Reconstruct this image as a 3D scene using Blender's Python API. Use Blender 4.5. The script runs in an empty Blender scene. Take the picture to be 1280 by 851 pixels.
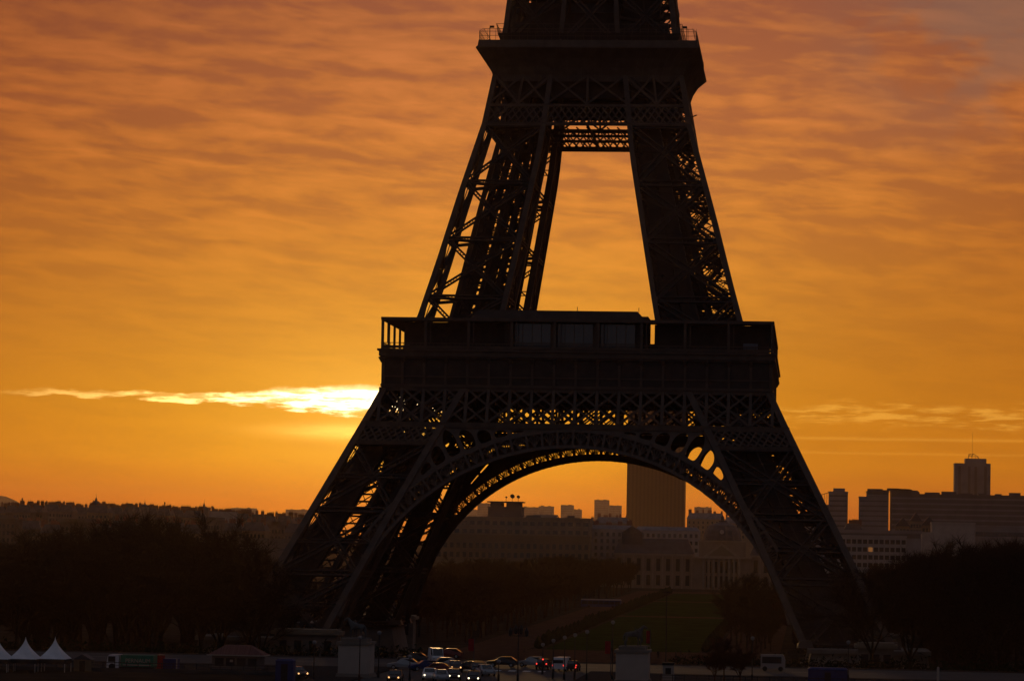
import bpy, bmesh, math, random
from mathutils import Vector, Matrix
random.seed(7)
S = bpy.context.scene
COL = S.collection
R = math.radians

# ------------------------------------------------------------------ camera
CP = dict(f=3940.0, c=(42.1, -600.3, 23.22), yaw=-0.09481, pit=0.06525, roll=0.01882)
_F = Vector((math.sin(CP['yaw'])*math.cos(CP['pit']), math.cos(CP['yaw'])*math.cos(CP['pit']), math.sin(CP['pit'])))
_R0 = Vector((math.cos(CP['yaw']), -math.sin(CP['yaw']), 0)); _U0 = _R0.cross(_F)
_R = _R0*math.cos(CP['roll']) + _U0*math.sin(CP['roll'])
_U = _U0*math.cos(CP['roll']) - _R0*math.sin(CP['roll'])
cd = bpy.data.cameras.new('camera'); cam = bpy.data.objects.new('camera', cd); COL.objects.link(cam)
m3 = Matrix((_R, _U, -_F)).transposed()
cam.matrix_world = Matrix.Translation(CP['c']) @ m3.to_4x4()
cd.sensor_width = 36; cd.lens = CP['f']/1280*36; cd.clip_start = 1; cd.clip_end = 60000
S.camera = cam

def at(px, py, y):
    """world point on the vertical plane at depth y behind a picture point: used to read real positions off the survey"""
    d = _F + _R*((px-640)/CP['f']) + _U*((425.5-py)/CP['f'])
    t = (y-CP['c'][1])/d.y
    return Vector(CP['c']) + d*t

# ------------------------------------------------------------------ view
S.view_settings.view_transform = 'Standard'; S.view_settings.look = 'None'
S.view_settings.gamma = 1; S.view_settings.exposure = 0.0
S.cycles.use_denoising = True
S.cycles.volume_bounces = 1
S.cycles.max_bounces = 6

# ------------------------------------------------------------------ world (dawn sky with veiled sun)
SUN_AZ, SUN_EL = -7.9, 2.6
W = bpy.data.worlds.new('World'); S.world = W; W.use_nodes = True
nt = W.node_tree; nt.nodes.clear()
def nd(t, **k):
    n = nt.nodes.new(t)
    for a, v in k.items(): setattr(n, a, v)
    return n
def put(sock, v):
    if isinstance(v, (int, float)): sock.default_value = v
    elif isinstance(v, tuple): sock.default_value = v if len(v) == len(sock.default_value) else v + (1.0,)
    else: nt.links.new(v, sock)
def M(op, a, b=None, c=None, clamp=False):
    n = nd('ShaderNodeMath', operation=op, use_clamp=clamp); put(n.inputs[0], a)
    if b is not None: put(n.inputs[1], b)
    if c is not None: put(n.inputs[2], c)
    return n.outputs[0]
def add(a, b): return M('ADD', a, b)
def mul(a, b): return M('MULTIPLY', a, b)
def sub(a, b): return M('SUBTRACT', a, b)
def sstep(v, lo, hi, a=0.0, b=1.0):
    n = nd('ShaderNodeMapRange', interpolation_type='SMOOTHSTEP'); put(n.inputs[0], v)
    put(n.inputs[1], lo); put(n.inputs[2], hi); put(n.inputs[3], a); put(n.inputs[4], b)
    return n.outputs[0]
def gauss(v, c, w): 
    q = M('DIVIDE', sub(v, c), w); return M('EXPONENT', mul(mul(q, q), -1.0))
def vec(x, y, z):
    n = nd('ShaderNodeCombineXYZ'); put(n.inputs[0], x); put(n.inputs[1], y); put(n.inputs[2], z); return n.outputs[0]
def noise(v, scale, detail=4, rough=.55, dist=0.0):
    n = nd('ShaderNodeTexNoise'); put(n.inputs['Vector'], v); n.inputs['Scale'].default_value = scale
    n.inputs['Detail'].default_value = detail; n.inputs['Roughness'].default_value = rough
    n.inputs['Distortion'].default_value = dist; return n.outputs[0]
def mix(f, a, b, mode='MIX'):
    n = nd('ShaderNodeMix', data_type='RGBA', blend_type=mode, clamp_factor=True)
    put(n.inputs[0], f); put(n.inputs[6], a); put(n.inputs[7], b); return n.outputs[2]
def ramp(v, stops):
    n = nd('ShaderNodeValToRGB'); put(n.inputs[0], v); e = n.color_ramp.elements
    while len(e) < len(stops): e.new(.5)
    for el, (p, c) in zip(e, stops): el.position = p; el.color = c + (1,)
    return n.outputs[0]
def vscale(c, f):
    n = nd('ShaderNodeVectorMath', operation='SCALE'); put(n.inputs[0], c); put(n.inputs[3], f); return n.outputs[0]
def vadd(a, b):
    n = nd('ShaderNodeVectorMath', operation='ADD'); put(n.inputs[0], a); put(n.inputs[1], b); return n.outputs[0]
tc = nd('ShaderNodeTexCoord'); sep = nd('ShaderNodeSeparateXYZ'); nt.links.new(tc.outputs['Generated'], sep.inputs[0])
X, Y, Z = sep.outputs
az = mul(M('ARCTAN2', X, Y), 57.29578)
el = mul(M('ARCSINE', Z), 57.29578)
# sunward sky by elevation
base = ramp(M('DIVIDE', el, 14.0, clamp=True), [
    (0.00, (.50, .100, .001)), (0.05, (.76, .185, .001)), (0.11, (.88, .345, .006)), (0.18, (.82, .34, .012)),
    (0.27, (.71, .28, .020)), (0.42, (.62, .212, .028)), (0.56, (.53, .165, .036)), (0.70, (.40, .120, .038)), (1.0, (.22, .09, .05))])
ghi = sstep(el, 1.0, 9.0)
glow = M('EXPONENT', mul(M('POWER', M('DIVIDE', sub(az, add(-7.6, mul(ghi, 4.0))), add(5.6, mul(ghi, 4.5))), 2.0), -1.0))
base = mix(sub(1.0, glow), base, (.66, .50, .42), 'MULTIPLY')
base = vscale(base, add(.97, mul(glow, .10)))
# rippled altocumulus sheet, thinning towards the horizon
wv = vec(mul(az, .05), mul(el, .22), 3.0)
warp = sub(noise(wv, 2.2, 2), .5)
c1 = noise(vec(mul(az, .24), add(mul(el, 1.15), add(mul(az, .06), mul(warp, 2.2))), 0.0), 1.5, 6, .58, .4)
c2 = noise(vec(mul(az, .85), add(mul(el, 3.4), add(mul(az, .25), mul(warp, 4.0))), 7.0), 1.3, 4, .6, .3)
big = noise(vec(mul(az, .11), mul(el, .20), 11.0), 1.4, 3, .5, .6)
c3 = noise(vec(mul(az, .62), add(mul(el, 3.2), add(mul(az, .20), mul(warp, 1.6))), 21.0), 1.0, 3, .5, .5)
rip = M('SINE', add(mul(el, 17.5), add(mul(az, 1.3), add(mul(c1, 8.0), mul(big, 9.0)))))
rmask = sstep(noise(vec(mul(az, .30), mul(el, .9), 31.0), 1.0, 3), .38, .62)
cl = add(add(mul(c1, .26), add(mul(c2, .26), add(mul(c3, .36), mul(big, .24)))), mul(mul(rip, rmask), .030))
clm = mul(sstep(cl, .52, .645), sstep(el, 2.9, 7.5, .22, 1.0))
base = mix(mul(clm, .66), base, vscale(mix(1.0, base, (.60, .56, 1.05), 'MULTIPLY'), 1.0))
hl = mul(sstep(cl, .56, .42), sstep(el, 2.8, 7.5, .03, .22))
base = vscale(base, add(1.0, hl))
# purple grey cloud high on the right
pg = mul(mul(sstep(az, -1.0, 3.2), sstep(el, 6.5, 9.6)), sstep(noise(vec(mul(az, .35), mul(el, .6), 2.0), 1.3, 4), .40, .58))
base = mix(mul(pg, .65), base, (.20, .115, .085))
# bright slot in the cloud in front of the sun
wob = sub(noise(vec(mul(az, .9), mul(el, 1.0), 5.0), 1.2, 5, .6), .5)
fine = noise(vec(mul(az, 1.2), mul(el, 9.0), 9.0), 1.0, 5, .62)
dslot = M('ABSOLUTE', add(add(sub(el, 2.60), mul(wob, .30)), mul(sub(fine, .5), .30)))
near = gauss(az, SUN_AZ, 2.6)
thick = add(.05, mul(near, .17))
slot = sstep(M('DIVIDE', dslot, thick), 1.25, .45)
tex = sstep(fine, .40, .58, .05, 1.0)
left = mul(sstep(az, -15.0, -13.6), sstep(az, -6.0, -7.0))
rightm = mul(sstep(az, -1.5, 0.2), sstep(noise(vec(mul(az, .9), mul(el, 7.0), 15.0), 1.5, 5, .6), .42, .62))
slot2 = sstep(M('ABSOLUTE', add(add(sub(el, 2.50), mul(wob, .6)), mul(sub(fine, .5), .5))), .26, .03)
i1 = mul(mul(slot, left), add(mul(tex, .34), mul(gauss(az, SUN_AZ, 3.3), mul(add(.22, mul(tex, 1.2)), 2.7))))
i2 = mul(mul(slot2, rightm), .24)
i3 = mul(mul(gauss(el, 2.02, .13), gauss(az, -8.2, 1.3)), mul(add(.4, fine), .75))
halo = mul(M('EXPONENT', mul(M('SQRT', add(mul(mul(sub(az, SUN_AZ), sub(az, SUN_AZ)), .5), mul(sub(el, 2.3), sub(el, 2.3)))), -1.15)), .34)
i4 = mul(mul(add(gauss(add(el, mul(wob, .05)), 2.06, .028), mul(gauss(add(el, mul(wob, .05)), 1.80, .022), .6)), sstep(az, -1.0, 0.0)), .10)
icol = mix(gauss(az, SUN_AZ, 2.8), (1.0, .70, .20), (1.0, .88, .52))
base = vadd(base, vadd(vscale(icol, i1), vscale((1.0, .62, .11), add(i2, i4))))
base = vadd(base, vscale((1.0, .66, .16), add(i3, halo)))
# away from the sun: dim blue grey morning
s = R(SUN_AZ)
cosd = add(mul(X, math.sin(s)), mul(Y, math.cos(s)))
back = ramp(M('DIVIDE', el, 90.0, clamp=True), [(0.0, (.062, .054, .062)), (0.3, (.056, .058, .078)), (1.0, (.066, .068, .088))])
front = mul(sstep(cosd, .45, .95), sstep(el, 38.0, 9.0))
skyc = mix(front, back, base)
nis = nd('ShaderNodeTexSky', sky_type='NISHITA'); nis.sun_disc = False
nis.sun_elevation = R(SUN_EL); nis.sun_rotation = R(SUN_AZ)
skyc = vadd(skyc, vscale(nis.outputs[0], 0.0012))
bg = nd('ShaderNodeBackground'); put(bg.inputs[0], skyc); bg.inputs[1].default_value = 1.0
wo = nd('ShaderNodeOutputWorld'); nt.links.new(bg.outputs[0], wo.inputs[0])

# ------------------------------------------------------------------ sun (veiled by cloud)
sl = bpy.data.lights.new('sun', 'SUN'); sl.energy = 0.30; sl.angle = R(2.5); sl.color = (1, .55, .2)
so = bpy.data.objects.new('sun', sl); COL.objects.link(so)
sd = Vector((math.sin(R(SUN_AZ))*math.cos(R(SUN_EL)), math.cos(R(SUN_AZ))*math.cos(R(SUN_EL)), math.sin(R(SUN_EL))))
so.rotation_euler = sd.to_track_quat('Z', 'Y').to_euler()

# ------------------------------------------------------------------ materials
MATS = {}
NOSPEC = {'park_ground', 'sandy_gravel', 'lawn_grass', 'pavement_slabs', 'winter_bark', 'brown_winter_bark', 'dark_yew', 'distant_hill'}
def mat(name, c, rough=.8, var=.25, scale=1.0, metal=0.0, emit=None, c2=None, spec=.3, stretch=None):
    if name in MATS: return MATS[name]
    m = bpy.data.materials.new(name); m.use_nodes = True; t = m.node_tree
    b = t.nodes['Principled BSDF']; b.inputs['Roughness'].default_value = rough
    b.inputs['Metallic'].default_value = metal; b.inputs['Specular IOR Level'].default_value = 0.0 if name in NOSPEC else spec
    n = t.nodes.new('ShaderNodeTexNoise'); n.inputs['Scale'].default_value = scale; n.inputs['Detail'].default_value = 6
    g = t.nodes.new('ShaderNodeTexCoord')
    if stretch:
        mp = t.nodes.new('ShaderNodeMapping'); mp.inputs['Scale'].default_value = stretch
        t.links.new(g.outputs['Object'], mp.inputs[0]); t.links.new(mp.outputs[0], n.inputs['Vector'])
    else: t.links.new(g.outputs['Object'], n.inputs['Vector'])
    r = t.nodes.new('ShaderNodeValToRGB'); t.links.new(n.outputs[0], r.inputs[0])
    lo = tuple(v*(1-var) for v in c); hi = c2 or tuple(min(1, v*(1+var)) for v in c)
    r.color_ramp.elements[0].position = .35; r.color_ramp.elements[0].color = lo + (1,)
    r.color_ramp.elements[1].position = .65; r.color_ramp.elements[1].color = hi + (1,)
    t.links.new(r.outputs[0], b.inputs['Base Color'])
    if emit:
        b.inputs['Emission Color'].default_value = emit[0] + (1,); b.inputs['Emission Strength'].default_value = emit[1]
    MATS[name] = m; return m
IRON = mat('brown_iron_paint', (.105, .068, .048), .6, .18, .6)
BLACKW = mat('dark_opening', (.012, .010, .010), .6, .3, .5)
IRON2 = mat('dark_iron', (.055, .038, .030), .7, .2, .6)
IRON3 = mat('brown_iron_paint_dimmed', (.060, .040, .030), .65, .2, .6)  # same paint as the girders, darkened so the bracing reads as shaded
SLAT = mat('grey_cladding', (.12, .13, .15), .6, .2, .8)
GLASS = mat('window_glass', (.03, .035, .04), .08, .2, .5, spec=.8)
PGLASS = mat('restaurant_glass', (.04, .045, .05), .04, .2, .3, spec=1.0)
DKGL = mat('dark_window', (.035, .03, .03), .25, .3, .5)
STONE = mat('pale_limestone', (.26, .20, .14), .85, .15, .4)
CSTONE = mat('lit_cornice_stone', (.35, .255, .175), .85, .12, .4)  # stone lightened so cornices and columns look lit against the walls
PSTONE = mat('palace_stone', (.29, .20, .135), .85, .15, .3)
STONE2 = mat('grey_limestone', (.20, .165, .135), .85, .18, .3)
PLASTER = mat('white_render', (.40, .34, .29), .85, .1, .3)
CREAM = mat('cream_facade', (.27, .20, .135), .85, .12, .2)
OCHRE = mat('ochre_facade', (.22, .15, .09), .85, .12, .2)
CONC = mat('concrete', (.29, .25, .23), .85, .15, .1)
CONC2 = mat('dark_concrete', (.16, .125, .11), .85, .15, .1)
SLATE = mat('slate_roof', (.06, .062, .07), .6, .25, .5)
ZINC = mat('zinc_roof', (.17, .18, .20), .5, .2, .5)
BRONZE = mat('brown_glass_tower', (.085, .040, .034), .45, .15, .05, stretch=(1, 1, .05))
BRICK = mat('red_chimney_brick', (.22, .09, .06), .9, .2, 2)
BARK = mat('winter_bark', (.040, .028, .020), .95, .3, 3)
BARK2 = mat('brown_winter_bark', (.060, .029, .019), .95, .3, 3)
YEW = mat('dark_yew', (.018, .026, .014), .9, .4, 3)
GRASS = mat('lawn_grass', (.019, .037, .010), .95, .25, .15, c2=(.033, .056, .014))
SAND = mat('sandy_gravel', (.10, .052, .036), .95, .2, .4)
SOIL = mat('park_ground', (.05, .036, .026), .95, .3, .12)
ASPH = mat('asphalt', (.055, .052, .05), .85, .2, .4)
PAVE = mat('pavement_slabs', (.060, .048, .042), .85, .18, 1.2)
WPAINT = mat('road_marking', (.6, .6, .58), .8, .15, 2)
TENT = mat('white_canvas', (.74, .75, .78), .7, .12, .8)
WHITE = mat('white_car_paint', (.62, .63, .65), .3, .05, 1, spec=.5)
SILVER = mat('silver_car_paint', (.32, .34, .36), .3, .06, 1, metal=.3, spec=.5)
BLACKP = mat('black_car_paint', (.02, .02, .022), .25, .1, 1, spec=.5)
REDP = mat('dark_red_car_paint', (.16, .02, .015), .3, .1, 1, spec=.5)
BLUEP = mat('blue_paint', (.02, .035, .13), .6, .15, 1)
GREENP = mat('green_tarpaulin', (.02, .16, .10), .6, .15, 1.5)
REDC = mat('red_banner_cloth', (.32, .02, .02), .8, .15, 2)
RUBBER = mat('tyre_rubber', (.02, .02, .02), .9, .2, 4)
DMETAL = mat('dark_lamp_metal', (.018, .018, .018), .5, .2, 2)
GLOBE = mat('frosted_globe', (.22, .22, .22), .4, .05, 2)
ROOFR = mat('red_striped_roof', (.13, .04, .035), .8, .2, 2, c2=(.20, .09, .075), stretch=(3, .01, .01))
STATUE = mat('weathered_statue_stone', (.10, .10, .095), .8, .25, 1.5)
HILLM = mat('distant_hill', (.10, .09, .07), .95, .2, .002)
HEADL = mat('lit_headlight', (1, .9, .7), .3, .01, 1, emit=((1, .84, .55), 2.4))
HEADW = mat('lit_amber_headlight', (1, .7, .4), .3, .01, 1, emit=((1, .5, .18), 1.4))
TAILL = mat('lit_tail_light', (.8, .02, .02), .3, .01, 1, emit=((1, .06, .04), 1.5))
LITW = mat('lit_window', (1, .6, .2), .3, .01, 1, emit=((1, .36, .08), .16))
SKIN_ = mat('skin', (.35, .2, .14), .7, .05, 4)

# ------------------------------------------------------------------ mesh helpers
class MB:
    def __init__(s): s.v = []; s.f = []
    def quad(s, *p):
        i = len(s.v); s.v += [tuple(q) for q in p]; s.f.append(tuple(range(i, i+len(p))))
    def bar(s, a, b, w, h=None, up=(0, 0, 1), caps=True):
        a = Vector(a); b = Vector(b); d = b-a
        if d.length < 1e-6: return
        d.normalize(); h = h or w; u = Vector(up)
        sd_ = d.cross(u)
        if sd_.length < 1e-3: sd_ = d.cross(Vector((0, 1, 0)))
        sd_.normalize(); u = sd_.cross(d); sd_ *= w/2; u *= h/2
        i = len(s.v)
        for P in (a, b):
            for q in (-sd_-u, sd_-u, sd_+u, -sd_+u): s.v.append(tuple(P+q))
        s.f += [(i, i+1, i+5, i+4), (i+1, i+2, i+6, i+5), (i+2, i+3, i+7, i+6), (i+3, i, i+4, i+7)]
        if caps: s.f += [(i+3, i+2, i+1, i), (i+4, i+5, i+6, i+7)]
    def box(s, x0, x1, y0, y1, z0, z1):
        i = len(s.v)
        s.v += [(x0, y0, z0), (x1, y0, z0), (x1, y1, z0), (x0, y1, z0), (x0, y0, z1), (x1, y0, z1), (x1, y1, z1), (x0, y1, z1)]
        s.f += [(i+3, i+2, i+1, i), (i+4, i+5, i+6, i+7), (i, i+1, i+5, i+4), (i+1, i+2, i+6, i+5), (i+2, i+3, i+7, i+6), (i+3, i, i+4, i+7)]
    def frustum(s, x0, x1, y0, y1, z0, z1, ix, iy=None):
        iy = ix if iy is None else iy; i = len(s.v)
        s.v += [(x0, y0, z0), (x1, y0, z0), (x1, y1, z0), (x0, y1, z0), (x0+ix, y0+iy, z1), (x1-ix, y0+iy, z1), (x1-ix, y1-iy, z1), (x0+ix, y1-iy, z1)]
        s.f += [(i+3, i+2, i+1, i), (i+4, i+5, i+6, i+7), (i, i+1, i+5, i+4), (i+1, i+2, i+6, i+5), (i+2, i+3, i+7, i+6), (i+3, i, i+4, i+7)]
    def lathe(s, prof, cx=0, cy=0, n=12):
        i = len(s.v)
        for r, z in prof:
            for k in range(n):
                a = 2*math.pi*k/n; s.v.append((cx+r*math.cos(a), cy+r*math.sin(a), z))
        for j in range(len(prof)-1):
            for k in range(n):
                a = i+j*n+k; b = i+j*n+(k+1) % n; s.f.append((a, b, b+n, a+n))
        s.f.append(tuple(i+k for k in reversed(range(n)))); s.f.append(tuple(i+(len(prof)-1)*n+k for k in range(n)))
    def prism(s, pts, y0, y1):
        """pts in x,z extruded along y"""
        i = len(s.v); n = len(pts)
        s.v += [(x, y0, z) for x, z in pts] + [(x, y1, z) for x, z in pts]
        s.f.append(tuple(i+k for k in range(n))); s.f.append(tuple(i+n+k for k in reversed(range(n))))
        for k in range(n): s.f.append((i+(k+1) % n, i+k, i+n+k, i+n+(k+1) % n))
    def lattice(s, a, b, w, up, strip=.22, zz=.11, depth=.5, pitch=1.1):
        """open lattice beam: two flanges joined by zigzag lacing; w measured across, perpendicular to up"""
        a = Vector(a); b = Vector(b); d = (b-a); L = d.length; d.normalize(); u = Vector(up).normalized()
        sd_ = d.cross(u).normalized()*(w/2)
        s.bar(a+sd_, b+sd_, strip, depth, up, False); s.bar(a-sd_, b-sd_, strip, depth, up, False)
        n = max(2, int(L/(pitch*w))); sg = 1
        for k in range(n):
            p = a+(b-a)*(k/n); q = a+(b-a)*((k+1)/n)
            s.bar(p+sd_*sg, q-sd_*sg, zz, zz, up, False); sg = -sg
    def build(s, name, m, parent=None, loc=None, smooth=False):
        me = bpy.data.meshes.new(name); me.from_pydata(s.v, [], s.f); me.update()
        if smooth:
            for p in me.polygons: p.use_smooth = True
        me.materials.append(m); o = bpy.data.objects.new(name, me); COL.objects.link(o)
        if parent: o.parent = parent
        if loc: o.location = loc
        return o
def tag(o, label=None, cat=None, group=None, kind=None):
    if label: o['label'] = label
    if cat: o['category'] = cat
    if group: o['group'] = group
    if kind: o['kind'] = kind
    return o
def empty(name, label, cat, loc=(0, 0, 0), rz=0, group=None):
    o = bpy.data.objects.new(name, None); COL.objects.link(o); o.location = loc; o.rotation_euler = (0, 0, rz)
    o.empty_display_size = .5
    return tag(o, label, cat, group)
def copy_tree(o, parent=None, first=True):
    c = o.copy(); COL.objects.link(c)
    if parent: c.parent = parent
    for ch in list(o.children): copy_tree(ch, c)
    return c
def interp(z, A, B):
    if z <= A[0]: return B[0]
    for i in range(1, len(A)):
        if z <= A[i]: return B[i-1]+(B[i]-B[i-1])*(z-A[i-1])/(A[i]-A[i-1])
    return B[-1]

# ------------------------------------------------------------------ ground
def gz(x, y):
    z = interp(y, [-135, -85, 100, 900, 1400, 2000, 3000, 14000], [6.5, 0, 0, 4.2, 10, 22, 28, 28])
    return z
ys = [-800, -600, -400, -300, -210, -160, -135, -122, -110, -98, -85, -60, 0, 100, 300, 600, 900, 1150, 1400, 1700, 2000, 2500, 3000, 5000, 9000, 13800]
xs = [-7000, -4000, -2000, -1200, -700, -400, -200, -100, -50, 0, 50, 100, 200, 400, 700, 1200, 2000, 4000, 7000]
g = MB()
for y in ys:
    for x in xs: g.v.append((x, y, gz(x, y)))
n = len(xs)
for j in range(len(ys)-1):
    for i in range(n-1): g.f.append((j*n+i, j*n+i+1, j*n+n+i+1, j*n+n+i))
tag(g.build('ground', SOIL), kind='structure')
def strip(name, m, x0, x1, y0, y1, dz, step=40, x0b=None, x1b=None):
    b = MB(); bks = sorted({y0, y1} | {y for y in ys if y0 < y < y1})
    for i in range(len(bks)-1):
        ya, yb = bks[i], bks[i+1]
        b.quad((x0, ya, gz(0, ya)+dz), (x1, ya, gz(0, ya)+dz), (x1, yb, gz(0, yb)+dz), (x0, yb, gz(0, yb)+dz))
    return tag(b.build(name, m), kind='structure')
strip('plaza', PAVE, -70, 70, -205, -136, .02)
strip('plaza_path', SAND, -36, 36, -84, 112, .03)
strip('quay_road', ASPH, -400, 400, -172, -142, .03)
strip('bridge_road', ASPH, -13, 13, -330, -172.5, .035)
strip('bridge_pavement', PAVE, -19, -13, -330, -172.5, .15)
strip('bridge_pavement', PAVE, 13, 19, -330, -172.5, .15)
for k in range(12):
    strip('road_marking', WPAINT, -60+k*10, -57+k*10, -157.1, -156.9, .036)
for k in range(8):
    strip('crosswalk', WPAINT, -8+k*2, -7+k*2, -176.5, -173.2, .040)
# lawns, cross path and gravel walks of the park
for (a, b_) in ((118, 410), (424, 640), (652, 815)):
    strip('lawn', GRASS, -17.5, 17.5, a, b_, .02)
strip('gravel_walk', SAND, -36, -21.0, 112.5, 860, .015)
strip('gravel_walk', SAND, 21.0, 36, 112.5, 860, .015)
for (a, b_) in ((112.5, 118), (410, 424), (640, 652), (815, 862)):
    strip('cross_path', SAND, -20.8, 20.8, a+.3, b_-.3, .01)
# far hill on the left of the horizon
hb = MB(); hx = [-2700, -2400, -2270, -2215, -2180, -2150, -2125, -2100, -2070, -2010, -1950]; hz = [150, 150, 146, 140, 136, 124, 105, 84, 72, 66, 28]
for i in range(len(hx)-1):
    for (ya, yb, fa, fb) in ((7600, 8000, .0, 1.0), (8000, 8500, 1.0, .0)):
        za, zb = hz[i], hz[i+1]
        hb.quad((hx[i], ya, 28+(za-28)*fa), (hx[i+1], ya, 28+(zb-28)*fa), (hx[i+1], yb, 28+(zb-28)*fb), (hx[i], yb, 28+(za-28)*fb))
tag(hb.build('hill', HILLM), kind='structure')

# ------------------------------------------------------------------ the iron tower
ZH = [0, 46, 57, 65, 75, 88, 101.6, 110, 120, 126, 150, 165]
HW = [60, 37.2, 32, 29.1, 26.3, 22.9, 19.1, 17.6, 15.8, 15.2, 12.4, 11]
ZI = [0, 9, 30, 43.4, 51.5, 57, 65, 96.4, 111.1, 120, 150, 165]
IW = [45, 40.8, 31.0, 24.4, 20.2, 17.2, 14.2, 8.6, 7.0, 5.2, 3.4, 2.6]
hw = lambda z: interp(z, ZH, HW)
iw = lambda z: interp(z, ZI, IW)
tower = empty('iron_lattice_tower', 'giant brown lattice iron tower with wide arches and two platforms against the orange sky', 'tower')
def corner(sx, sy, ox, oy, z): return Vector((sx*(hw(z) if ox else iw(z)), sy*(hw(z) if oy else iw(z)), z))
LEV_LOW = [7.0, 18.0, 29.2, 41.4, 51.5]
LEV_MID = [57.6, 68.6, 79.6, 90.5, 101.6, 111]
LEV_TOP = [117, 128, 139, 150]
FACES = [((1, 1), (0, 1)), ((1, 1), (1, 0)), ((0, 0), (0, 1)), ((0, 0), (1, 0))]
def leg(sx, sy, lev, name, gw, xw):
    girders = []
    for ox in (0, 1):
        for oy in (0, 1):
            p = MB(); girders.append(p)
            for i in range(len(lev)-1):
                n_ = 3
                for k in range(n_):
                    za = lev[i]+(lev[i+1]-lev[i])*k/n_; zb = lev[i]+(lev[i+1]-lev[i])*(k+1)/n_
                    p.bar(corner(sx, sy, ox, oy, za), corner(sx, sy, ox, oy, zb), gw, gw, (sx, 0, 0), False)
    br = MB()
    for i in range(len(lev)-1):
        za, zb = lev[i], lev[i+1]; zm = (za+zb)/2
        for fi, (A, B) in enumerate(FACES):
            a0, a1 = corner(sx, sy, *A, za), corner(sx, sy, *A, zb)
            b0, b1 = corner(sx, sy, *B, za), corner(sx, sy, *B, zb)
            nrm = (a1-a0).cross(b0-a0).normalized()
            outer = fi < 2
            w = xw if outer else xw*.85
            airy = name == 'upper_pillar' and sx < 0
            if airy and fi == 3: continue
            if airy: w = .6
            open_ = name == 'pillar' and sx < 0
            if open_: w = .85
            br.lattice(a0, b1, w, nrm, .26, .12, .5, 1.0); br.lattice(b0, a1, w, nrm, .26, .12, .5, 1.0)
            am, bm_ = corner(sx, sy, *A, zm), corner(sx, sy, *B, zm)
            br.lattice(a0, b0, w, nrm, .26, .12, .6, 1.0)
            if name == 'pillar' and (sx > 0 or fi in (0, 1)): br.lattice(am, bm_, w*.75, nrm, .2, .1, .4, 1.0)
            if (fi >= 2 and name == 'pillar' and i < 3) or (name == 'upper_pillar' and (fi == 2 or (sx > 0 and fi == 3))):     # fine web
                nn = 7
                for q in range(nn):
                    for (f0, f1) in ((q/nn, (q+2)/nn), ((q+2)/nn, q/nn)):
                        if max(f0, f1) > 1: continue
                        for h_ in range(3):
                            l0, l1 = a0+(a1-a0)*(h_/3), b0+(b1-b0)*(h_/3); u0, u1 = a0+(a1-a0)*((h_+1)/3), b0+(b1-b0)*((h_+1)/3)
                            br.bar(l0+(l1-l0)*f0, u0+(u1-u0)*f1, .15, .15, nrm, False)
            # gusset plates where the diagonals meet
            cm = (a0+a1+b0+b1)/4; ex = (b0-a0).normalized()*w*.9; ez = (a1-a0).normalized()*w*.9
            br.quad(cm-ex-ez, cm+ex-ez, cm+ex+ez, cm-ex+ez)
            # secondary struts
            for (P, Q) in () if (airy or open_) and fi in (0, 3) else (((a0+am)/2, cm), ((am+a1)/2, cm), ((b0+bm_)/2, cm), ((bm_+b1)/2, cm), ((a0+b0)/2, (am+bm_)/2), ((a1+b1)/2, (am+bm_)/2)):
                br.bar(P, Q, .16, .16, nrm, False)
        # horizontal cross inside
        c_ = [corner(sx, sy, ox, oy, za) for ox, oy in ((0, 0), (1, 0), (1, 1), (0, 1))]
        br.lattice(c_[0], c_[2], .7, (0, 0, 1)); br.lattice(c_[1], c_[3], .7, (0, 0, 1))
        if name == 'upper_pillar' or sx < 0: continue
        c_ = [corner(sx, sy, ox, oy, zm) for ox, oy in ((0, 0), (1, 0), (1, 1), (0, 1))]
        br.lattice(c_[0], c_[2], .5, (0, 0, 1)); br.lattice(c_[1], c_[3], .5, (0, 0, 1))
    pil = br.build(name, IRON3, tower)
    for p in girders: p.build('corner_girder', IRON, pil)
    return pil
def lerp_in(sx, sy, u, v, z):
    a = iw(z); b = hw(z); return Vector((sx*(a+(b-a)*u), sy*(a+(b-a)*v), z))
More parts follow.
